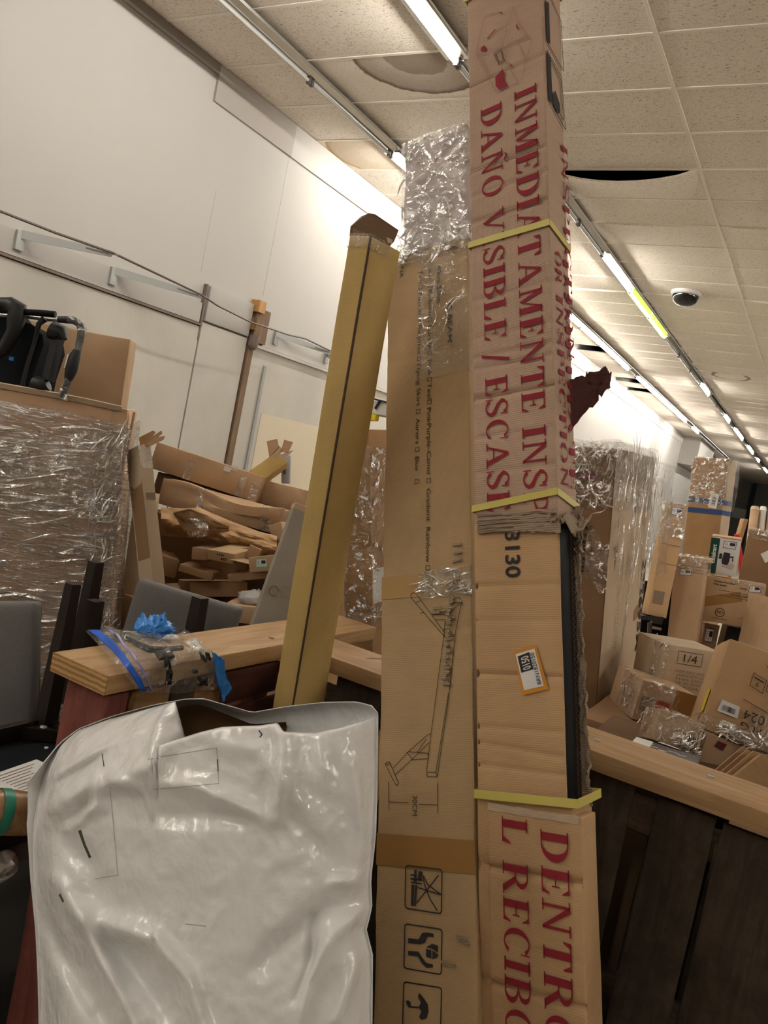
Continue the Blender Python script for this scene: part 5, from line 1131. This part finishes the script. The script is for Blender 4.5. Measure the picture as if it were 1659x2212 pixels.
mk('top_flap', *thick(sheet(lambda u, v: Vector((-.10 * v + .01, .01 + u * .16, d[2] - .03 + .03 * v)), 3, 3), .003), M_tan, t, 40)
for q, dd_, th, m, lb in (([(408, 1184), (449, 1184), (447, 1212), (420, 1206)], 3.42, .25, M_tan, 'tan carton tray end left of the buff coded box'),
        ([(386, 1217), (462, 1240), (456, 1255), (386, 1234)], 3.42, .2, M_tan, 'flattened carton under the buff coded box'),
        ([(494, 1242), (598, 1230), (596, 1249), (490, 1256)], 3.36, .2, M_tan, 'flattened carton under the turquoise-labelled box'),
        ([(482, 1304), (590, 1316), (586, 1352), (482, 1344)], 3.1, .25, M_tan, 'low carton partly behind the second grey chair back'),
        ([(500, 1188), (536, 1182), (538, 1205), (506, 1205)], 3.5, .1, M_brown, 'folded carton flap between the coded and the labelled box'),
        ([(536, 1180), (578, 1198), (540, 1204), (532, 1200)], 3.45, .02, M_tan, 'thin carton flap leaning over the labelled box'),
        ([(593, 1140), (622, 1120), (608, 1200), (588, 1195)], 3.72, .2, M_tan, 'carton end between the heap and the grey leaning carton')):
    qbox(lb, q, dd_, th, m, group=GP_)
t = thing('polythene_bag', 'greyish crumpled plastic bag low in the heap, left of the grey leaning carton', 'bag', at(552, 1290, 3.2))
def pb2(u, v):
    a = 2 * math.pi * u; r = math.sin(math.pi * (v * .96 + .02)); s = noise.noise(Vector((math.cos(a) * 3, math.sin(a) * 3, v * 7)))
    return Vector((.07 * math.cos(a) * r * (1 + .4 * s), .07 * math.sin(a) * r, -.05 + .08 * v + .01 * s))
mk('film', *sheet(pb2, 30, 24), plain('grey_polythene', (.33, .31, .28), .4), t, 180)
t, dd_, R_ = qbox('long narrow leaning carton, pale front, shade painted on its left side, beside the wrapped bin', [(303, 962), (328, 962), (355, 1262), (326, 1262)], [3.02, 3.06, 2.98, 2.94], .09, M_pale, group=None, down=.55)
mk('side_shade', *box((-.001, .0, .1), (0, .08, .4)), M_brown, t); mk('clear_tape', *lat((-.002, -.003, dd_[2] - .09), (dd_[0] + .002, -.0008, dd_[2]), .02, .001, .002, 20, 2), M_tapecl, t, 60); mk('white_label', *box((.012, -.002, dd_[2] - .21), (dd_[0] - .004, -.0006, dd_[2] - .185)), M_greyink, t)  # brown strip paints the shade on the carton's left side
qbox('broad pale carton panel between the wrapped bin and the narrow carton', [(284, 1060), (312, 1065), (322, 1230), (278, 1225)], 3.4, .12, M_pale, group=None, down=.75)
t = thing('carton_flaps', 'fan of crumpled brown cardboard flaps on top of the narrow carton', 'cardboard', at(318, 950, 3.1))
for i, q in enumerate(([(302, 962), (300, 945), (330, 930), (336, 933), (318, 958)], [(306, 960), (325, 946), (348, 930), (350, 936), (322, 960)], [(310, 962), (335, 945), (356, 942), (352, 950), (325, 963)])):
    mk('flap', *prism([at(x, y, 3.08 - .02 * i) - Vector(t.location) for x, y in q], CM @ Vector((0, 0, 1)), .006), M_kraft if i != 1 else M_tan, t)
t, d, R_ = qbox('yellowish carton with splayed end flaps at the top of the heap against the wall', [(532, 1022), (600, 975), (622, 998), (560, 1044)], [4.15, 4.2, 4.2, 4.15], .12, M_gold, step=.04, amp=.006)
O5 = Vector(t.location); Rt = R_.transposed()
for q, m in (([(576, 953), (599, 948), (603, 968), (582, 990)], M_tan), ([(614, 950), (633, 955), (622, 980), (606, 975)], M_tan), ([(584, 985), (603, 963), (612, 972), (596, 992)], M_bm), ([(598, 985), (634, 972), (622, 985), (604, 992)], M_pale)):
    mk('flap', *prism([Rt @ (at(x, y, 4.12) - O5) for x, y in q], Rt @ (CM @ Vector((0, 0, 1))), .006), m, t)
t, d, R_ = qbox('thin grey printed carton standing upright behind the yellowish one', [(613, 985), (625, 982), (627, 1046), (604, 1042)], 4.3, .05, plain('grey_print_carton', (.36, .37, .38), .5), step=.05)
b = MB(); put_text(b, 'on', (.010, -.004, d[2] * .52), (0, 0, -1), (1, 0, 0), .03, .018, True); b.mk('printed_text', M_ink, t)
mk('red_mark', *box((.02, -.005, d[2] * .55), (.024, -.0045, d[2] * .7)), plain('pink_mark', (.5, .1, .12), .6), t)
P, w, d = FIT['grey']
t, dd_, R_ = qbox('grey-brown flat carton leaning upright just left of the tall yellowish carton', [(632, 1088), (700, 1110), (680, 1330), (572, 1290)], [2.72, 2.75, 2.72, 2.68], .07, M_greycard, group=None, down=.12)
mk('white_edge', *lat((-.002, -.002, dd_[2] - .02), (dd_[0] * .7, .072, dd_[2] + .003), .05, .003, .002), M_pale, t)
b = MB(); ribbon(b, [Vector((.03 + .016 * math.cos(a * .7), -.005, .035 + .016 * math.sin(a * .7))) for a in range(9)], .004, NF); ribbon(b, [Vector((.055, -.005, .06)), Vector((.14, -.005, .05)), Vector((.14, -.005, .02)), Vector((.055, -.005, .03)), Vector((.055, -.005, .06))], .0015, NF)
b.mk('recycling_mark', M_greyink, t)
# carton seen in the slot behind
t, d = carton('back', 'dark brown wrapped carton standing in the slot between the two tall cartons', M_orange, name='tall_carton', cat='carton', dims=(FIT['back'][2][0], .26, 1.65))
wrap(t, (-.006, -.006, .95), (d[0] + .006, .266, 1.6), M_wrapx, .006, .03, ((2, 0),), 4)
mk('brown_tape', *box((-.001, -.002, 1.02), (d[0] + .001, -.0005, 1.15)), M_tapebr, t); mk('brown_tape', *box((-.001, -.002, 1.24), (d[0] + .001, -.0005, 1.5)), M_tapebr, t)
mk('paper_slip', *box((d[0] + .001, .005, 1.05), (d[0] + .0022, .11, 1.17)), M_white, t)
t = thing('carton', 'black-and-white carton with yellow tape on top of the slot carton', 'box', at(822, 885, 2.95))
mk('body', *lat((-.05, 0, -.02), (.06, .1, .03), .05, .003), M_white, t); mk('black_handle', *bar((-.02, -.004, .0), (-.005, -.004, .035), .012, .006), M_black, t); mk('black_handle', *bar((-.03, -.004, .034), (.03, -.004, .03), .008, .006), M_black, t)
mk('yellow_tape', *lat((-.05, -.008, -.045), (-.01, .02, -.02), .01, .002, .004, 30), M_yellow, t)

# ------------------------------------------------------------------ right: wrapped tall cartons
P, w, d = FIT['tall']; TX, TY, TZ = d
t, _ = carton('tall', 'tall plastic-topped carton with red strip, bar code and long item number', M_brown, name='tall_carton', cat='carton')
mk('pale_side', *lat((TX - .004, .004, .004), (TX + .0015, TY, TZ - .004), .1, .003, .002), M_pale, t, 40)  # light falling from the right, painted as paler board on this side
r3 = lambda p, e=.003: rt(TX, p, e)
arcfill('red_strip', DR['tall_strip'], plain('red_strip', (.22, .015, .025), .5), t, fr, .0075); arcfill('bar_code', DR['tall_bars'], M_ink, t, fr, .0075)
b = MB(); s_, x0, z0, x1, z1 = DR['tall_text'][0]
put_text(b, s_, (x0 + .012, -.0075, z0), (0, 0, 1), (-1, 0, 0), z1 - z0, .016); b.mk('item_number', M_inkb, t)
s_, y0, z0, y1, z1 = DR['tall_side'][0]
b = MB(); put_text(b, s_, (TX + .004, y0 - .03, z0), (0, 0, -1), (0, 1, 0), z0 - z1, .055, True)
b.mk('item_number', M_inkb, t)
b = MB()
for i, yy in enumerate((.15, .18, .30)):
    b = MB(); put_text(b, ['DO NOT STACK OR DROP THIS CARTON', 'HANDLE WITH CARE', 'THIS SIDE UP'][i], (TX + .004, yy, 1.25), (0, 0, -1), (0, 1, 0), .5 - .1 * i, .012); b.mk('small_print', M_greyink, t)
mk('edge_crease', *box((TX - .002, -.001, .1), (TX + .0005, .004, TZ - .02)), M_dark, t)
wrap(t, (-.01, -.012, TZ - .26), (TX + .012, TY + .01, TZ + .028), M_wrapx, .012, .035, ((2, 0),), 2, 'shrink_wrap', .03)
wrap(t, (-.01, -.016, TZ - .14), (TX + .018, TY + .014, TZ + .036), M_wrapv, .014, .03, ((2, 0),), 6, 'shrink_wrap', .03)
def strand(y0, y1, zt, zb, wd, sd, off=.02):
    def f(u, v):
        k = wd * (1 - .75 * max(0, v - .3) / .7)
        return Vector((TX + off + .012 * noise.noise(Vector((u * 5, v * 8, sd))), y0 + (y1 - y0) * v + (u - .5) * k + .01 * noise.noise(Vector((v * 5, sd, 1))), zt + (zb - zt) * v))
    mk('film_strand', *sheet(f, 8, 40), M_wrapv, t, 60)
strand(.05, .04, TZ, TZ - .45, .16, 1); strand(.36, .22, TZ, TZ - .85, .07, 2); strand(.50, .46, TZ, TZ - .6, .10, 3)
def strand2(u, v): return Vector((TX - .09 + .10 * u, -.02 - .01 * noise.noise(Vector((u * 6, v * 7, 3))), TZ - .56 + .20 * v + .03 * math.sin(6 * u)))
mk('film_strand', *sheet(strand2, 14, 20), M_wrapx, t, 60)
glint_ridges('film_glint_ridges', t, 70, lambda u, v: (Vector((.45 + u * (TX - .45), -.024, TZ - .26 + .27 * v)), VX, VZ, -VY), .07, .006, 3, None, .9, .7, .4)
glint_ridges('film_glint_ridges', t, 80, lambda u, v: (Vector((TX + .032, .02 + u * (TY - .02), TZ - .55 + .56 * v)), VY, VZ, VX), .16, .007, 4, None, 1.57, .18, .2)
Rw = Matrix.Rotation(Vector(w).length, 3, Vector(w).normalized()); P2 = Vector(P) + Rw @ Vector((.03, TY + .02, 0))
t2 = thing('tall_carton', 'second tall wrapped carton close behind the one with the item number', 'carton', (P2.x, P2.y, 0), w)
mk('body', *lat((0, 0, 0), (TX - .07, .16, TZ - .03), .1, .004, .004, 5, 8), M_tan, t2, 40)
wrap(t2, (-.01, -.01, TZ - .52), (TX + .03, .18, TZ + .006), M_wrapv, .014, .03, ((2, 0), (1, 0)), 9, 'shrink_wrap', .03)

# ------------------------------------------------------------------ right: stacks farther back
GR = 'cartons stacked on the right'
def lay(name, label, mat, **k): return carton(name, label, mat, **k)
P, w, d = FIT['blue']
t = thing('tall_carton', 'tall brown carton with two blue tape bands, film gathered at its top right', 'carton', (P[0], P[1], 0), w)
dz = P[2]; d = (d[0], d[1], d[2] + dz)
mk('body', *lat((0, 0, 0), d, .1, .005, .005, 5, 3), M_orange, t, 40)
for za, zb in ((1.425, 1.475), (1.325, 1.375)): mk('blue_tape', *box((-.003, -.003, dz + za), (d[0] + .003, d[1], dz + zb)), M_bluetape, t)
mk('pale_side', *lat((d[0] - .002, .003, .003), (d[0] + .002, d[1], d[2] - .003), .1, .002, .001), M_pale, t, 40)
mk('seam', *box((-.001, -.002, d[2] - .40), (d[0] + .001, .0, d[2] - .392)), M_dark, t)
q = [Vector((p[0] + .01, -.0055, p[1] + dz)) for p in DR['q']['blue_label']]
s = flat('white_label', [q], M_white, t); flat('bar_code', barcode([q[3], q[0], q[1], q[2]], NF, 3, 9, .3, .75, .2, .8), M_ink, s)
wrap(t, (-.008, -.008, d[2] - .48), (d[0] + .004, .05, d[2] + .008), M_wrapx, .006, .03, ((2, 0),), 3)
def bag(u, v):
    a = 2 * math.pi * u; k = .09 * math.sin(math.pi * min(1, .12 + v * .86)) ** .5; s = noise.noise(Vector((math.cos(a) * 3, math.sin(a) * 3, v * 8)))
    return Vector((d[0] + .03 + k * math.cos(a) * (1 + .3 * s) * .45, .14 + .15 * math.sin(a), d[2] + .01 - .52 * v))
mk('film_sleeve', *sheet(bag, 26, 24), M_wrapv, t, 60)
glint_ridges('film_glint_ridges', t, 46, lambda u, v: (Vector((d[0] * u, -.014, d[2] - .40 + .40 * v)), VX, VZ, -VY), .06, .007, 3, None, .3, .4, .3)
t, d = carton('wide', 'wide carton printed with a lamp outline and round certification mark', M_tan, group=GR)
sticker(t, DR['q']['wide_label'], M_purple)
cx, cz_ = .16, .085
b = MB(); ribbon(b, [Vector((cx + .034 * math.cos(a * .4), -.002, cz_ + .034 * math.sin(a * .4))) for a in range(17)], .006, NF); put_text(b, 'FID', (cx - .022, -.002, cz_ - .012), (1, 0, 0), (0, 0, 1), .044, .026, True); put_text(b, 'CERTIFIED', (cx - .05, -.002, .028), (1, 0, 0), (0, 0, 1), .11, .012); b.mk('certification_mark', M_inkb, t)
b = MB(); ribbon(b, [Vector((.355, -.002, .21)), Vector((.352, -.002, .10)), Vector((.34, -.002, .075)), Vector((.30, -.002, .06))], .003, NF); ribbon(b, [Vector((.352, -.002, .10)), Vector((.37, -.002, .075)), Vector((.41, -.002, .055))], .003, NF); ribbon(b, [Vector((.34, -.002, .215)), Vector((.375, -.002, .215))], .006, NF); b.mk('lamp_drawing', M_inkb, t)
b = MB()
for x, z, L, s in ((.08, .325, .16, 'Torchiere Floor Lamp'), (.08, .30, .10, 'With Shade'), (.28, .30, .05, 'Lamp'), (.22, .235, .13, 'FLOOR LAMP')):
    b = MB(); put_text(b, s, (x, -.002, z), (1, 0, .0), (0, 0, 1), L, .014, True); b.mk('printed_text', M_inkb, t)
b = MB()
for z in (.265, .225): ribbon(b, [Vector((.13, -.002, z)), Vector((.40, -.002, z - .004))], .003, NF)
b.mk('printed_rules', M_inkb, t)
mk('brown_tape', *bar((-.0, -.0008, .14), (.30, -.0008, .24), .001, .08, (0, 0, 1)), M_tapebr, t)
mk('clear_tape', *lat((.20, -.004, d[2] - .03), (d[0], .2, d[2] + .004), .02, .003, .003, 20), M_wrapx, t, 60)
P, w, d = FIT['maker']; Pw, ww, dw = FIT['wide']; R1_ = Matrix.Rotation(Vector(ww).length, 3, Vector(ww).normalized())
t = thing('appliance_box', 'white and green coffee maker box standing on the wide lamp carton', 'box', (P[0], P[1], 1.145), w, GR)
mk('body', *lat((0, 0, 0), d, .06, .004, .001), M_carton_white, t, 40); mk('tan_top', *lat((-.001, 0, d[2] - .012), (d[0] + .001, d[1], d[2] + .004), .06, .002, .002), M_tan, t, 40)
mk('tan_side', *box((d[0] - .001, .002, .002), (d[0] + .001, d[1], d[2] - .01)), M_pale, t)
flat('green_band', [[fr((-.0005, d[2] - .012), .002), fr((.068, d[2] - .012), .002), fr((.066, .003), .002), fr((-.0005, .003), .002)]], M_green, t)
b = MB(); put_text(b, 'Cuisinart', (.048, -.003, .085), (0, 0, 1), (-1, 0, 0), .158, .034, True); b.mk('brand_lettering', plain('white_lettering', (.8, .8, .78), .5), t)
flat('coffee_maker_picture', [[fr((x, z), .002) for x, z in p] for p in ([(.105, .09), (.15, .085), (.158, .12), (.158, .185), (.11, .19), (.10, .12)], [(.158, .16), (.185, .165), (.187, .12), (.178, .12), (.178, .152), (.158, .15)], [(.075, .13), (.097, .13), (.099, .175), (.079, .175)])], plain('appliance_black', (.03, .022, .03), .4), t)
flat('cup_picture', [[fr((.173 + .027 * math.cos(a * .45), .085 + .027 * math.sin(a * .45) * .8), .0025) for a in range(14)]], M_pale, t)
flat('picture_shadow', [[fr((x, z), .0016) for x, z in p] for p in ([(.10, .07), (.19, .05), (.19, .075), (.11, .09)],)], plain('pale_grey_print', (.42, .42, .42), .5), t)
sticker(t, [(.098, .285), (.198, .285), (.192, .222), (.095, .222)], M_purple)
t, d = carton('wraptop', 'upright carton with film-covered folded top and purple-rimmed label, left of the lamp carton', M_tan, name='tall_carton', cat='carton')
sticker(t, DR['q']['wraptop_label'], M_purple)
wrap(t, (-.006, -.006, d[2] - .13), (d[0] + .02, d[1], d[2] + .015), M_wrapx, .008, .03, ((2, 0),), 3)
mk('top_edge', *lat((-.002, -.002, d[2] - .03), (d[0] + .03, d[1], d[2] + .004), .03, .006, .004), M_pale, t, 40)
for z in (.06, .085, .105): mk('fold_line', *box((0, -.0025, d[2] - z - .012), (d[0], -.0005, d[2] - z - .009)), M_dark, t)
P, w, d = FIT['brown']
t = thing('carton', 'plain brown carton with whitish film over its top, far right', 'box', (P[0], P[1], .9), w, GR); d = (d[0], d[1], d[2] + P[2] - .9)
mk('body', *lat((0, 0, 0), d, .1, .005, .006, 5, 3), M_brown, t, 40); wrap(t, (-.01, -.01, d[2] - .07), (d[0] + .01, d[1], d[2] + .025), M_wrapx, .010, .03, ((2, 0),), 3)
mk('top_edge', *lat((-.002, .02, d[2] - .01), (d[0], d[1], d[2] + .012), .03, .006, .006), M_pale, t, 40)
flat('white_label', [[Vector((.13, -.006, d[2] - .19)), Vector((.19, -.006, d[2] - .14)), Vector((.24, -.006, d[2] - .21)), Vector((.18, -.006, d[2] - .26))]], M_white, t)
t, d, R_ = qbox('slim carton tilting right with a purple-rimmed label, before the blue-taped one', [(1456, 1086), (1500, 1096), (1426, 1332), (1388, 1326)], 6.2, .14, M_kraft, name='tall_carton', cat='carton')
sticker(t, [(.03, d[2] - .03), (.115, d[2] - .03), (.115, d[2] - .095), (.03, d[2] - .095)], M_purple, 'label', True, NF, lambda p: fr(p, .004))
for z in (.33, .48): mk('fold_line', *box((0, -.0045, d[2] - z), (d[0], -.0032, d[2] - z + .005)), M_brown, t)
mk('grey_label', *box((.02, -.0045, .10), (.10, -.0032, .20)), M_greyink, t)
wrap(t, (-.006, -.010, d[2] - .28), (d[0] + .006, .15, d[2] + .01), M_wrapx, .006, .03, ((2, 0),), 3)
# supports, partly seen in the gaps
t, d, R_ = qbox('narrow carton with a purple-rimmed label in the dark gap under the lamp carton', [(1522, 1345), (1554, 1351), (1540, 1440), (1508, 1434)], 6.75, .2, M_brown, group=GR, down=.28)
q = [(.018, d[2] - .035), (.085, d[2] - .035), (.085, d[2] - .16), (.018, d[2] - .16)]; sticker(t, q, M_purple)
upbox('black block added for the shade behind the narrow labelled carton', (-.55, 7.32, 0), (.25, 7.62, .74), M_black, name='gap_shade_block', group=GR)  # black block standing in for the shaded void under the lamp carton
upbox('carton under the far right brown carton', (-.62, 7.66, 0), (.1, 8.2, .895), M_dark, group=GR)
qbox('carton at the right picture edge below the lamp carton', [(1652, 1288), (1740, 1308), (1715, 1480), (1626, 1460)], 5.9, .3, M_tan, group=GR, down=.25)
qbox('slim orange-tan carton edge standing behind the coffee maker box', [(1607, 1120), (1616, 1122), (1602, 1175), (1594, 1172)], 8.6, .1, M_orange, group=GR, down=1.41)
qbox('small red item behind the coffee maker box', [(1592, 1155), (1600, 1153), (1598, 1162), (1590, 1162)], 8.0, .05, plain('red_plastic', (.6, .03, .03), .5), name='red_packet', cat='packet', down=.85)
for x0, x1, y0, y1, m, lb in ((1622, 1640, 1097, 1170, M_tan, 'brown rolled tube standing behind the far right carton'), (1642, 1656, 1097, 1175, plain('whitish_film_roll', (.5, .46, .40), .4), 'whitish film-wrapped tube standing right of the brown one'), (1660, 1675, 1094, 1175, M_tan, 'another rolled tube at the right picture edge')):
    a, c = at((x0 + x1) / 2 , y0, 9.5), at((x0 + x1) / 2 - 9, y1, 9.4); rr_ = (x1 - x0) / 2 * 9.5 / FX
    t = thing('rolled_tube', lb, 'roll', (c.x, c.y, 0)); O6 = Vector(t.location); dr = a - c; c = c - dr * (c.z / dr.z)
    mk('roll', *tube([c - O6, a - O6 - dr.normalized() * .05, a - O6], [rr_, rr_, rr_ * .8], 12), m, t, 50); mk('end_cap', *tube([a - O6 - dr.normalized() * .04, a - O6 + dr.normalized() * .01], [rr_ * 1.04, rr_ * .9], 12), M_pale if m is M_tan else M_white, t, 50)
tag(mk('wall_sign', *box((-4.62, Y1R - .10, 2.12), (-3.72, Y1R - .04, 2.66)), M_white), 'blank white board on the far grey wall beside the dark post', 'sign')
t = thing('shelf_rack', 'black metal rack with white fittings in the dark gap left of the upright carton', 'rack', (at(1412, 1380, 6.55).x, at(1412, 1380, 6.55).y, 0)); O7 = Vector(t.location)
rp = lambda x, y, dd=6.55: at(x, y, dd) - O7
mk('back_plate', *prism([rp(1395, 1255, 6.75), rp(1456, 1262, 6.75), rp(1446, 1475, 6.75), rp(1372, 1475, 6.75)], CM @ Vector((0, 0, 1)), .1), M_blackm, t)
mk('post', *tube([rp(1404, 1345), rp(1398, 1425), rp(1396, 1500)], .018, 10), plain('grey_tube', (.10, .085, .07), .4), t, 60); mk('post', *bar(rp(1438, 1340), rp(1418, 1460), .012, .012), M_blackm, t)
foot = rp(1396, 1500); mk('post', *bar(foot, Vector((foot.x, foot.y, -O7.z)), .03, .03), M_black, t)
mk('white_fitting', *prism([rp(1417, 1308), rp(1439, 1312), rp(1436, 1329), rp(1413, 1326)], CM @ Vector((0, 0, 1)), .03), M_white, t); mk('white_fitting', *bar(rp(1408, 1355), rp(1428, 1359), .02, .02), plain('grey_fitting', (.45, .43, .4), .5), t)
mk('white_fitting', *bar(rp(1420, 1368), rp(1417, 1397), .008, .008), M_white, t); mk('white_fitting', *bar(rp(1411, 1372), rp(1426, 1374), .008, .008), M_white, t)
mk('shelf', *prism([rp(1380, 1329, 6.18), rp(1434, 1334, 6.18), rp(1432, 1343, 6.18), rp(1378, 1338, 6.18)], CM @ Vector((0, 0, 1)), .35), M_black, t)
mk('dark_fitting', *prism([rp(1412, 1332), rp(1432, 1336), rp(1430, 1350), rp(1408, 1346)], CM @ Vector((0, 0, 1)), .05), plain('dark_grey_part', (.05, .045, .04), .5), t)

# ------------------------------------------------------------------ right: heap just behind the cross plank
GH = 'cartons heaped behind the cross plank'
upbox('brown base carton under the heap behind the cross plank', (-.62, 2.86, 0), (.35, 3.85, .785), M_brown, group=GH, seed=4)
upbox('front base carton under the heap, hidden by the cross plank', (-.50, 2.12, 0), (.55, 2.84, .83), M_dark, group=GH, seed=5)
def nq(d, u0, v0, u1, v1, e=.006, sk=0):   # a patch of a front face, in shares of its width and height (v from the top)
    return [Vector((d[0] * u0, -e, d[2] * (1 - v0))), Vector((d[0] * u1, -e, d[2] * (1 - v0 - sk))), Vector((d[0] * u1, -e, d[2] * (1 - v1 - sk))), Vector((d[0] * u0, -e, d[2] * (1 - v1)))]
t, d, R_ = qbox('pale scuffed carton marked 1/4 in a printed frame', [(1441, 1391), (1566, 1412), (1545, 1512), (1408, 1490)], 3.15, .3, M_pale, group=GH, amp=.004, seed=6)
q = nq(d, .26, .10, .66, .36)
b = MB(); ribbon(b, q + q[:1], .002, NF); put_text(b, '1/4', bl(q, .25, .82), q[1] - q[0], q[0] - q[3], (q[1] - q[0]).length * .55, (q[0] - q[3]).length * .62); b.mk('printed_mark', M_inkb, t)
b = MB()
for i in range(5):
    b = MB(); put_text(b, ['KEEP DRY AND', 'HANDLE WITH CARE', 'THIS SIDE', 'UP ALWAYS', 'FRAGILE'][i], (d[0] * (.26 + .02 * (i % 2)), -.006, d[2] * (.46 - .08 * i)), (1, 0, .0), (0, 0, 1), d[0] * .5, d[2] * .05); b.mk('small_print', M_greyink, t)
wrap(t, (-.006, -.006, .0), (.03, .1, d[2] + .004), M_wrapx, .006, .02, ((2, 0),), 3)
t, d, R_ = qbox('film-wrapped orange-tan carton with a red label, left end of the heap', [(1386, 1468), (1503, 1502), (1486, 1590), (1368, 1553)], 2.92, .3, M_tan, group=GH, seed=7)
flat('red_label', [nq(d, .32, .36, .56, .66, .007, .02)], plain('red_label', (.40, .03, .03), .4), t); mk('brown_tape', *box((d[0] * .62, -.0045, .0), (d[0] + .001, -.0036, d[2])), M_tapebr, t)
flat('dark_label', [nq(d, .05, .36, .26, .72, .007, .02)], M_greyink, t)
glint_ridges('film_glint_ridges', t, 40, lambda u, v, d=d: (Vector((d[0] * .7 * u, -.018, d[2] * v)), VX, VZ, -VY), .035, .003, 3, None, .8, .8, .4)
wrap(t, (-.008, -.010, -.0), (d[0] * .65, .2, d[2] + .008), M_wrapx, .006, .02, ((2, 0),), 6)
t, d = carton('big', 'big tilted brown carton with a white bar code label and yellow tag, on top', M_kraft, group=GH, amp=.005)
q = [fr(p, .008) for p in DR['q']['big_label']]
s = flat('white_label', [q], M_white, t); flat('bar_code', barcode(q, NF, 4, 13, .35, .8, .15, .85), M_ink, s)
b = MB(); put_text(b, '024', (.165, -.008, .100), (-1, 0, 0), (0, 0, -1), .06, .028); put_text(b, 'FLG', (.165, -.008, .062), (-1, 0, 0), (0, 0, -1), .06, .022); b.mk('marker_writing', M_ink, t)
b = MB()
for x in (.095, .142):
    b = MB(); c = [Vector((x, -.008, .215)), Vector((x + .04, -.008, .205)), Vector((x + .04, -.008, .165)), Vector((x, -.008, .175))]; ribbon(b, c + c[:1], .0018, NF); put_text(b, '6', (x + .015, -.008, .178), (1, 0, 0), (0, 0, 1), .009, .014); ribbon(b, [Vector((x + .006, -.008, .203)), Vector((x + .034, -.008, .197))], .004, NF); b.mk('printed_mark', M_inkb, t)
b = MB()
put_text(b, 'KNY', (.125, -.008, .245), (1, 0, -.1), (0, 0, 1), .04, .012); ribbon(b, [Vector((.09, -.008, .128)), Vector((.2, -.008, .108))], .002, NF); b.mk('printed_marks', M_inkb, t)
mk('yellow_tag', *box((-.0065, .012, .05), (-.004, .06, .125)), M_yellow, t)
wrap(t, (-.008, -.012, -.004), (d[0] + .01, .2, .045), M_wrapx, .008, .02, (), 6); glint_ridges('film_glint_ridges', t, 70, lambda u, v, d=d: (Vector((.06 + (d[0] - .06) * u, -.026, -.0 + .11 * v * u ** .5)), VX, VZ, -VY), .05, .005, 5, None, .9, .6, .4)
wrap(t, (.115, -.016, -.006), (d[0] + .012, .2, .12), M_wrapv, .012, .02, (), 7)
t, d, R_ = qbox('small film-wrapped carton lying below the big one', [(1434, 1531), (1524, 1568), (1508, 1632), (1404, 1598)], [2.42, 2.42, 2.4, 2.4], .12, M_tan, group=GH, seed=8)
flat('bar_code', barcode(nq(d, .5, .45, .98, .98), NF, 9, 8, .05, .95), M_ink, t)
glint_ridges('film_glint_ridges', t, 40, lambda u, v, d=d: (Vector((d[0] * u, -.018, d[2] * v)), VX, VZ, -VY), .035, .003, 4, None, .9, .8, .4)
wrap(t, (-.008, -.012, -.0), (d[0] + .006, .1, d[2] + .008), M_wrapx, .007, .016, ((2, 0),), 6)
t, d, R_ = qbox('thin grey glossy printed box lying along the far edge of the cross plank', [(1367, 1591), (1508, 1632), (1508, 1662), (1363, 1618)], [2.42, 2.32, 2.2, 2.28], .02, plain('grey_gloss_print', (.17, .165, .17), .22, 0, .5), name='flat_box', group=GH, amp=.001)
b = MB(); put_text(b, 'TEMPO', (.075, -.003, d[2] * .45), (1, 0, 0), (0, 0, 1), .025, .010, True)
for x, z, L in ((.02, .75, .035), (.10, .62, .03), (.13, .55, .02), (.11, .35, .04), (.05, .6, .02)): ribbon(b, [Vector((x, -.003, d[2] * z)), Vector((x + L, -.003, d[2] * z))], .003, NF)
b.mk('white_print', M_white, t); mk('white_edge', *lat((-.002, -.002, d[2] * .3), (.05, .004, d[2] + .002), .01, .002, .002), M_white, t)
flat('white_label', [[Vector((.06, -.004, d[2] + .002)), Vector((.07, -.004, d[2] + .014)), Vector((.13, -.004, d[2] - .004)), Vector((.12, -.004, d[2] - .008))]], M_white, t)
t, d, R_ = qbox('plain carton in the shade under the big tilted one, dark red mark', [(1524, 1582), (1620, 1618), (1602, 1700), (1506, 1660)], 2.44, .2, M_tan, group=GH, down=.04)
flat('red_mark', [[Vector((.035, -.004, d[2] - .012)), Vector((.065, -.004, d[2] - .012)), Vector((.06, -.004, d[2] - .035)), Vector((.03, -.004, d[2] - .03))]], plain('dark_red_mark', (.12, .02, .02), .6), t)
t = thing('carton_sheets', 'flattened carton sheets fanned out behind the right end of the cross plank', 'cardboard', at(1610, 1680, 2.2)); O8 = Vector(t.location)
for i, q in enumerate(([(1545, 1664), (1606, 1612), (1612, 1616), (1562, 1668)], [(1555, 1670), (1616, 1618), (1622, 1622), (1575, 1675)], [(1565, 1676), (1628, 1622), (1640, 1626), (1585, 1680)], [(1580, 1682), (1645, 1630), (1720, 1655), (1720, 1760), (1600, 1700)])):
    mk('sheet', *prism([at(x, y, 2.26 - .03 * i) - O8 for x, y in q], CM @ Vector((0, .35, .94)), .012 if i < 3 else .05), M_kraft if i % 2 else M_tan, t)

tag(mk('floor_darkener', *lat((-2.9, .1, .001), (-1.40, 1.9, .012), .3, .004, .001), plain('floor_darkening', (.018, .016, .014), .9)), 'dark flat sheet added to darken the floor left of the red pallet', 'mat')  # dark sheet added only to darken this corner of the floor
